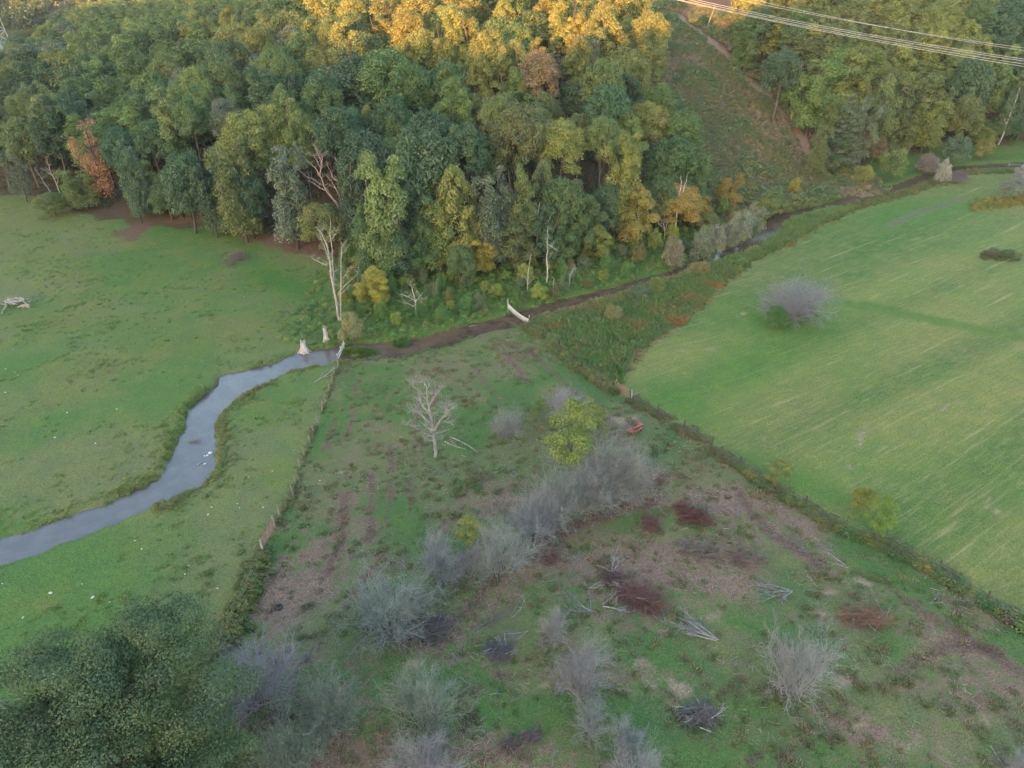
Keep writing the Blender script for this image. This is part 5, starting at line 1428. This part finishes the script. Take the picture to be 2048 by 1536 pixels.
# weeds along both pasture banks
xs, ys_ = along(UPw[:21], 1300, .45, True); sdv = creek_sd(xs, ys_); m = (sdv > .1) & (sdv < 2.4)
put('bank_weeds', xs[m], ys_[m], WEED, .2, .6, [(.11,.16,.04),(.14,.165,.04),(.08,.13,.035)], 'weedy fringe on the upper pasture bank')
xs, ys_ = along(UPw[2:14], 900, 1.0, True); sdv = creek_sd(xs, ys_); m = (sdv > .1) & (sdv < 3.2)
put('bank_weeds', xs[m], ys_[m], WEED, .2, .6, [(.11,.16,.04),(.14,.165,.04)], 'weedy fringe on the left creek bank')
xs, ys_ = along(LOw[5:20], 1700, 1.1, True); sdv = creek_sd(xs, ys_); m = (sdv > .1) & (sdv < 3.0)
put('bank_weeds', xs[m], ys_[m], WEED, .22, .65, [(.11,.145,.035),(.14,.14,.04),(.12,.10,.06),(.08,.13,.035)], 'brown and green weeds on the inner creek bank')
xs, ys_ = along(LOw[19:28], 700, .6, True); sdv = creek_sd(xs, ys_); m = (sdv > .2) & (sdv < 2)
put('bank_weeds', xs[m], ys_[m], WEED, .2, .55, [(.06,.12,.026),(.085,.13,.03)], 'bright grass fringe at the top of the paddock')
# islet in the bend
q = [at(gw.uniform(686, 768), gw.normal(706, 4), WZ) for _ in range(420)]
put('islet_weeds', [p[0] for p in q], [p[1] for p in q], TUFTB, .7, 1.3, [(.06,.135,.026),(.10,.155,.028),(.075,.14,.03)], 'bright green grass islet in the creek bend')
q = [at(gw.normal(798, 10), gw.normal(690, 3), WZ) for _ in range(120)]
put('islet_weeds', [p[0] for p in q], [p[1] for p in q], TUFTB, .6, 1.0, [(.06,.125,.03)], 'small green islet upstream of the bend')
# far bank ground cover
x1 = gw.uniform(-36, 80, 12000); y1 = gw.uniform(90, 200, 12000)
m = (y1 > np.interp(x1, UPX[20:, 0], UPX[20:, 1]) + .3) & (y1 < np.interp(x1, FX, FY) + 3)
x1, y1 = x1[m], y1[m]
put('far_bank_weeds', x1, y1, WEED, .4, 1.2, [(.05,.11,.028),(.07,.13,.03),(.10,.14,.03),(.045,.095,.03),(.085,.10,.035)], 'lush green weeds between creek and wood')
# hedge of weeds along the hayfield fence
for nm, n, sp, me, s0, s1, cols, seg, lab in [
    ('fence_weeds', 1500, .55, WEED, .5, 1.1, [(.075,.10,.03),(.12,.125,.03),(.10,.08,.04),(.055,.095,.03)], FENCE2[:5], 'tall weeds along the fence above the red gate'),
    ('fence_weeds', 900, .45, WEED, .3, .75, [(.075,.10,.03),(.11,.10,.035),(.09,.07,.045)], FENCE2[5:9], 'low weeds along the middle of hayfield fence'),
    ('fence_weeds', 2300, .38, WEEDB, .25, .8, [(.13,.135,.035),(.06,.11,.032),(.08,.11,.035),(.10,.085,.05),(.05,.095,.03),(.09,.12,.035),(.07,.06,.045)], FENCE2[8:], 'dense overgrown hedge along the lower hayfield fence'),
    ('goldenrod', 260, .45, WEED, .3, .8, [(.20,.165,.025),(.15,.145,.03)], FENCE2[9:], 'yellow goldenrod blooming in the lower hedge'),
    ('goldenrod', 150, .4, WEED, .35, .7, [(.24,.20,.03),(.19,.17,.03)], FENCE2[1:5], 'yellow goldenrod in the upper fence line'),
    ('fence_weeds', 260, .35, WEED, .2, .5, [(.075,.10,.03),(.11,.10,.035),(.06,.10,.03)], FENCE1[:3] + FENCE1[5:], 'straggling weeds along the left wire fence'),
    ('fence_weeds', 620, .6, WEED, .4, .95, [(.07,.10,.03),(.10,.10,.035),(.12,.13,.03)], FENCE1B, 'vines smothering the lower left fence')]:
    xs, ys_ = along(seg, n, sp)
    kk = fbm(xs / 2.4, ys_ / 2.4, 333, 2) > (.37 if 'golden' not in nm else .56)
    put(nm, xs[kk], ys_[kk], me, s0, s1, cols, lab, 1.7 if 'golden' in nm else 1.0)
# island of goldenrod at the right edge
q = [(gw.uniform(1945, 2090), gw.normal(0, 1)) for _ in range(700)]
q = [at(u, 412 - (u - 1945) * .12 + n * 5) for u, n in q]
put('goldenrod', [p[0] for p in q], [p[1] for p in q], WEED, .5, 1.0, [(.13,.125,.03),(.20,.165,.03),(.09,.11,.03)], 'goldenrod island in the hayfield at the right')
q = [at(gw.normal(1998, 18), gw.normal(513, 4)) for _ in range(160)]
put('field_weeds', [p[0] for p in q], [p[1] for p in q], WEED, .4, .8, [(.07,.095,.03),(.10,.09,.045)], 'unmown weed island in the hayfield')
# cleared strip under the power lines
bb = np.array(ROWP); x1 = gw.uniform(bb[:, 0].min(), bb[:, 0].max() + 12, 17000); y1 = gw.uniform(bb[:, 1].min() - 10, 345, 17000)
vu, vv2, _ = proj(x1, y1, hgt0(x1, y1))
m = (inpoly(x1, y1, ROWP) | inpoly(vu, vv2, [(1240,-60),(1270,105),(1310,165),(1350,240),(1380,330),(1420,425)] + VISROW[6:]) | (pdist(x1, y1, TRw) < 17) | ((y1 > np.interp(x1, UPX[20:, 0], UPX[20:, 1]) + 1) & (y1 < np.interp(x1, FX, FY) + 6) & (x1 > 45))) & (pdist(x1, y1, TRw) > 2.7 + (fbm(x1 / 4, y1 / 4, 9, 2) - .5) * 3)
x1, y1 = x1[m], y1[m]; nz = fbm(x1 / 7, y1 / 7, 444, 3)
for lo, hi, me, s0, s1, cols, lab in [(0, .45, WEED, .7, 1.6, [(.15,.125,.085),(.19,.155,.115),(.11,.11,.06)], 'tan dry brush on the cleared strip'), (.45, .6, WEEDB, .8, 1.7, [(.08,.105,.045),(.095,.11,.05),(.115,.11,.05)], 'green brush on the cleared strip'), (.6, 1, WEEDB, .9, 2.2, [(.05,.10,.045),(.09,.115,.04),(.10,.115,.04)], 'taller mixed brush on the cleared strip')]:
    k = (nz >= lo) & (nz < hi)
    if k.any(): put('strip_brush', x1[k], y1[k], me, s0, s1, cols, lab)
# twig and straw litter over the cleared ground
def stick_mesh(seed):
    g = np.random.default_rng(seed); S = Segs()
    for k in range(7):
        a = g.uniform(0, 6.28); c = np.array([g.normal(0, .35), g.normal(0, .35), .03]); L = g.uniform(.25, .8)
        branch(S, c, (math.cos(a), math.sin(a), .08), L, .012, 0, [(2, .5, .6, .7)], g, .15, 0, 2)
    m = S.mesh('sticks', 3); n_ = len(m.vertices)
    at2 = m.attributes.new('lv', 'FLOAT', 'POINT'); at2.data.foreach_set('value', np.repeat(g.random(n_ // 6), 6).astype(np.float32))
    m.materials.append(M_LEAFI); return m
bro = padd & (fbm(xx / 6, yy / 6, 57, 4) > .44)
i_ = np.where(bro)[0][::2]
put('twig_litter', xx[i_] + .4, yy[i_] - .3, stick_mesh(1100), .6, 1.6, [(.16,.12,.11),(.26,.22,.20),(.10,.075,.07),(.30,.25,.21)], 'broken twigs littering the cleared ground')
i_ = np.where(bro)[0][1::2]
put('dry_grass', xx[i_], yy[i_], TUFT, .7, 1.7, [(.25,.21,.13),(.20,.17,.10),(.16,.12,.085),(.12,.16,.05)], 'dead straw-coloured grass on the cleared ground')
# leaf litter shrubs on the wood floor
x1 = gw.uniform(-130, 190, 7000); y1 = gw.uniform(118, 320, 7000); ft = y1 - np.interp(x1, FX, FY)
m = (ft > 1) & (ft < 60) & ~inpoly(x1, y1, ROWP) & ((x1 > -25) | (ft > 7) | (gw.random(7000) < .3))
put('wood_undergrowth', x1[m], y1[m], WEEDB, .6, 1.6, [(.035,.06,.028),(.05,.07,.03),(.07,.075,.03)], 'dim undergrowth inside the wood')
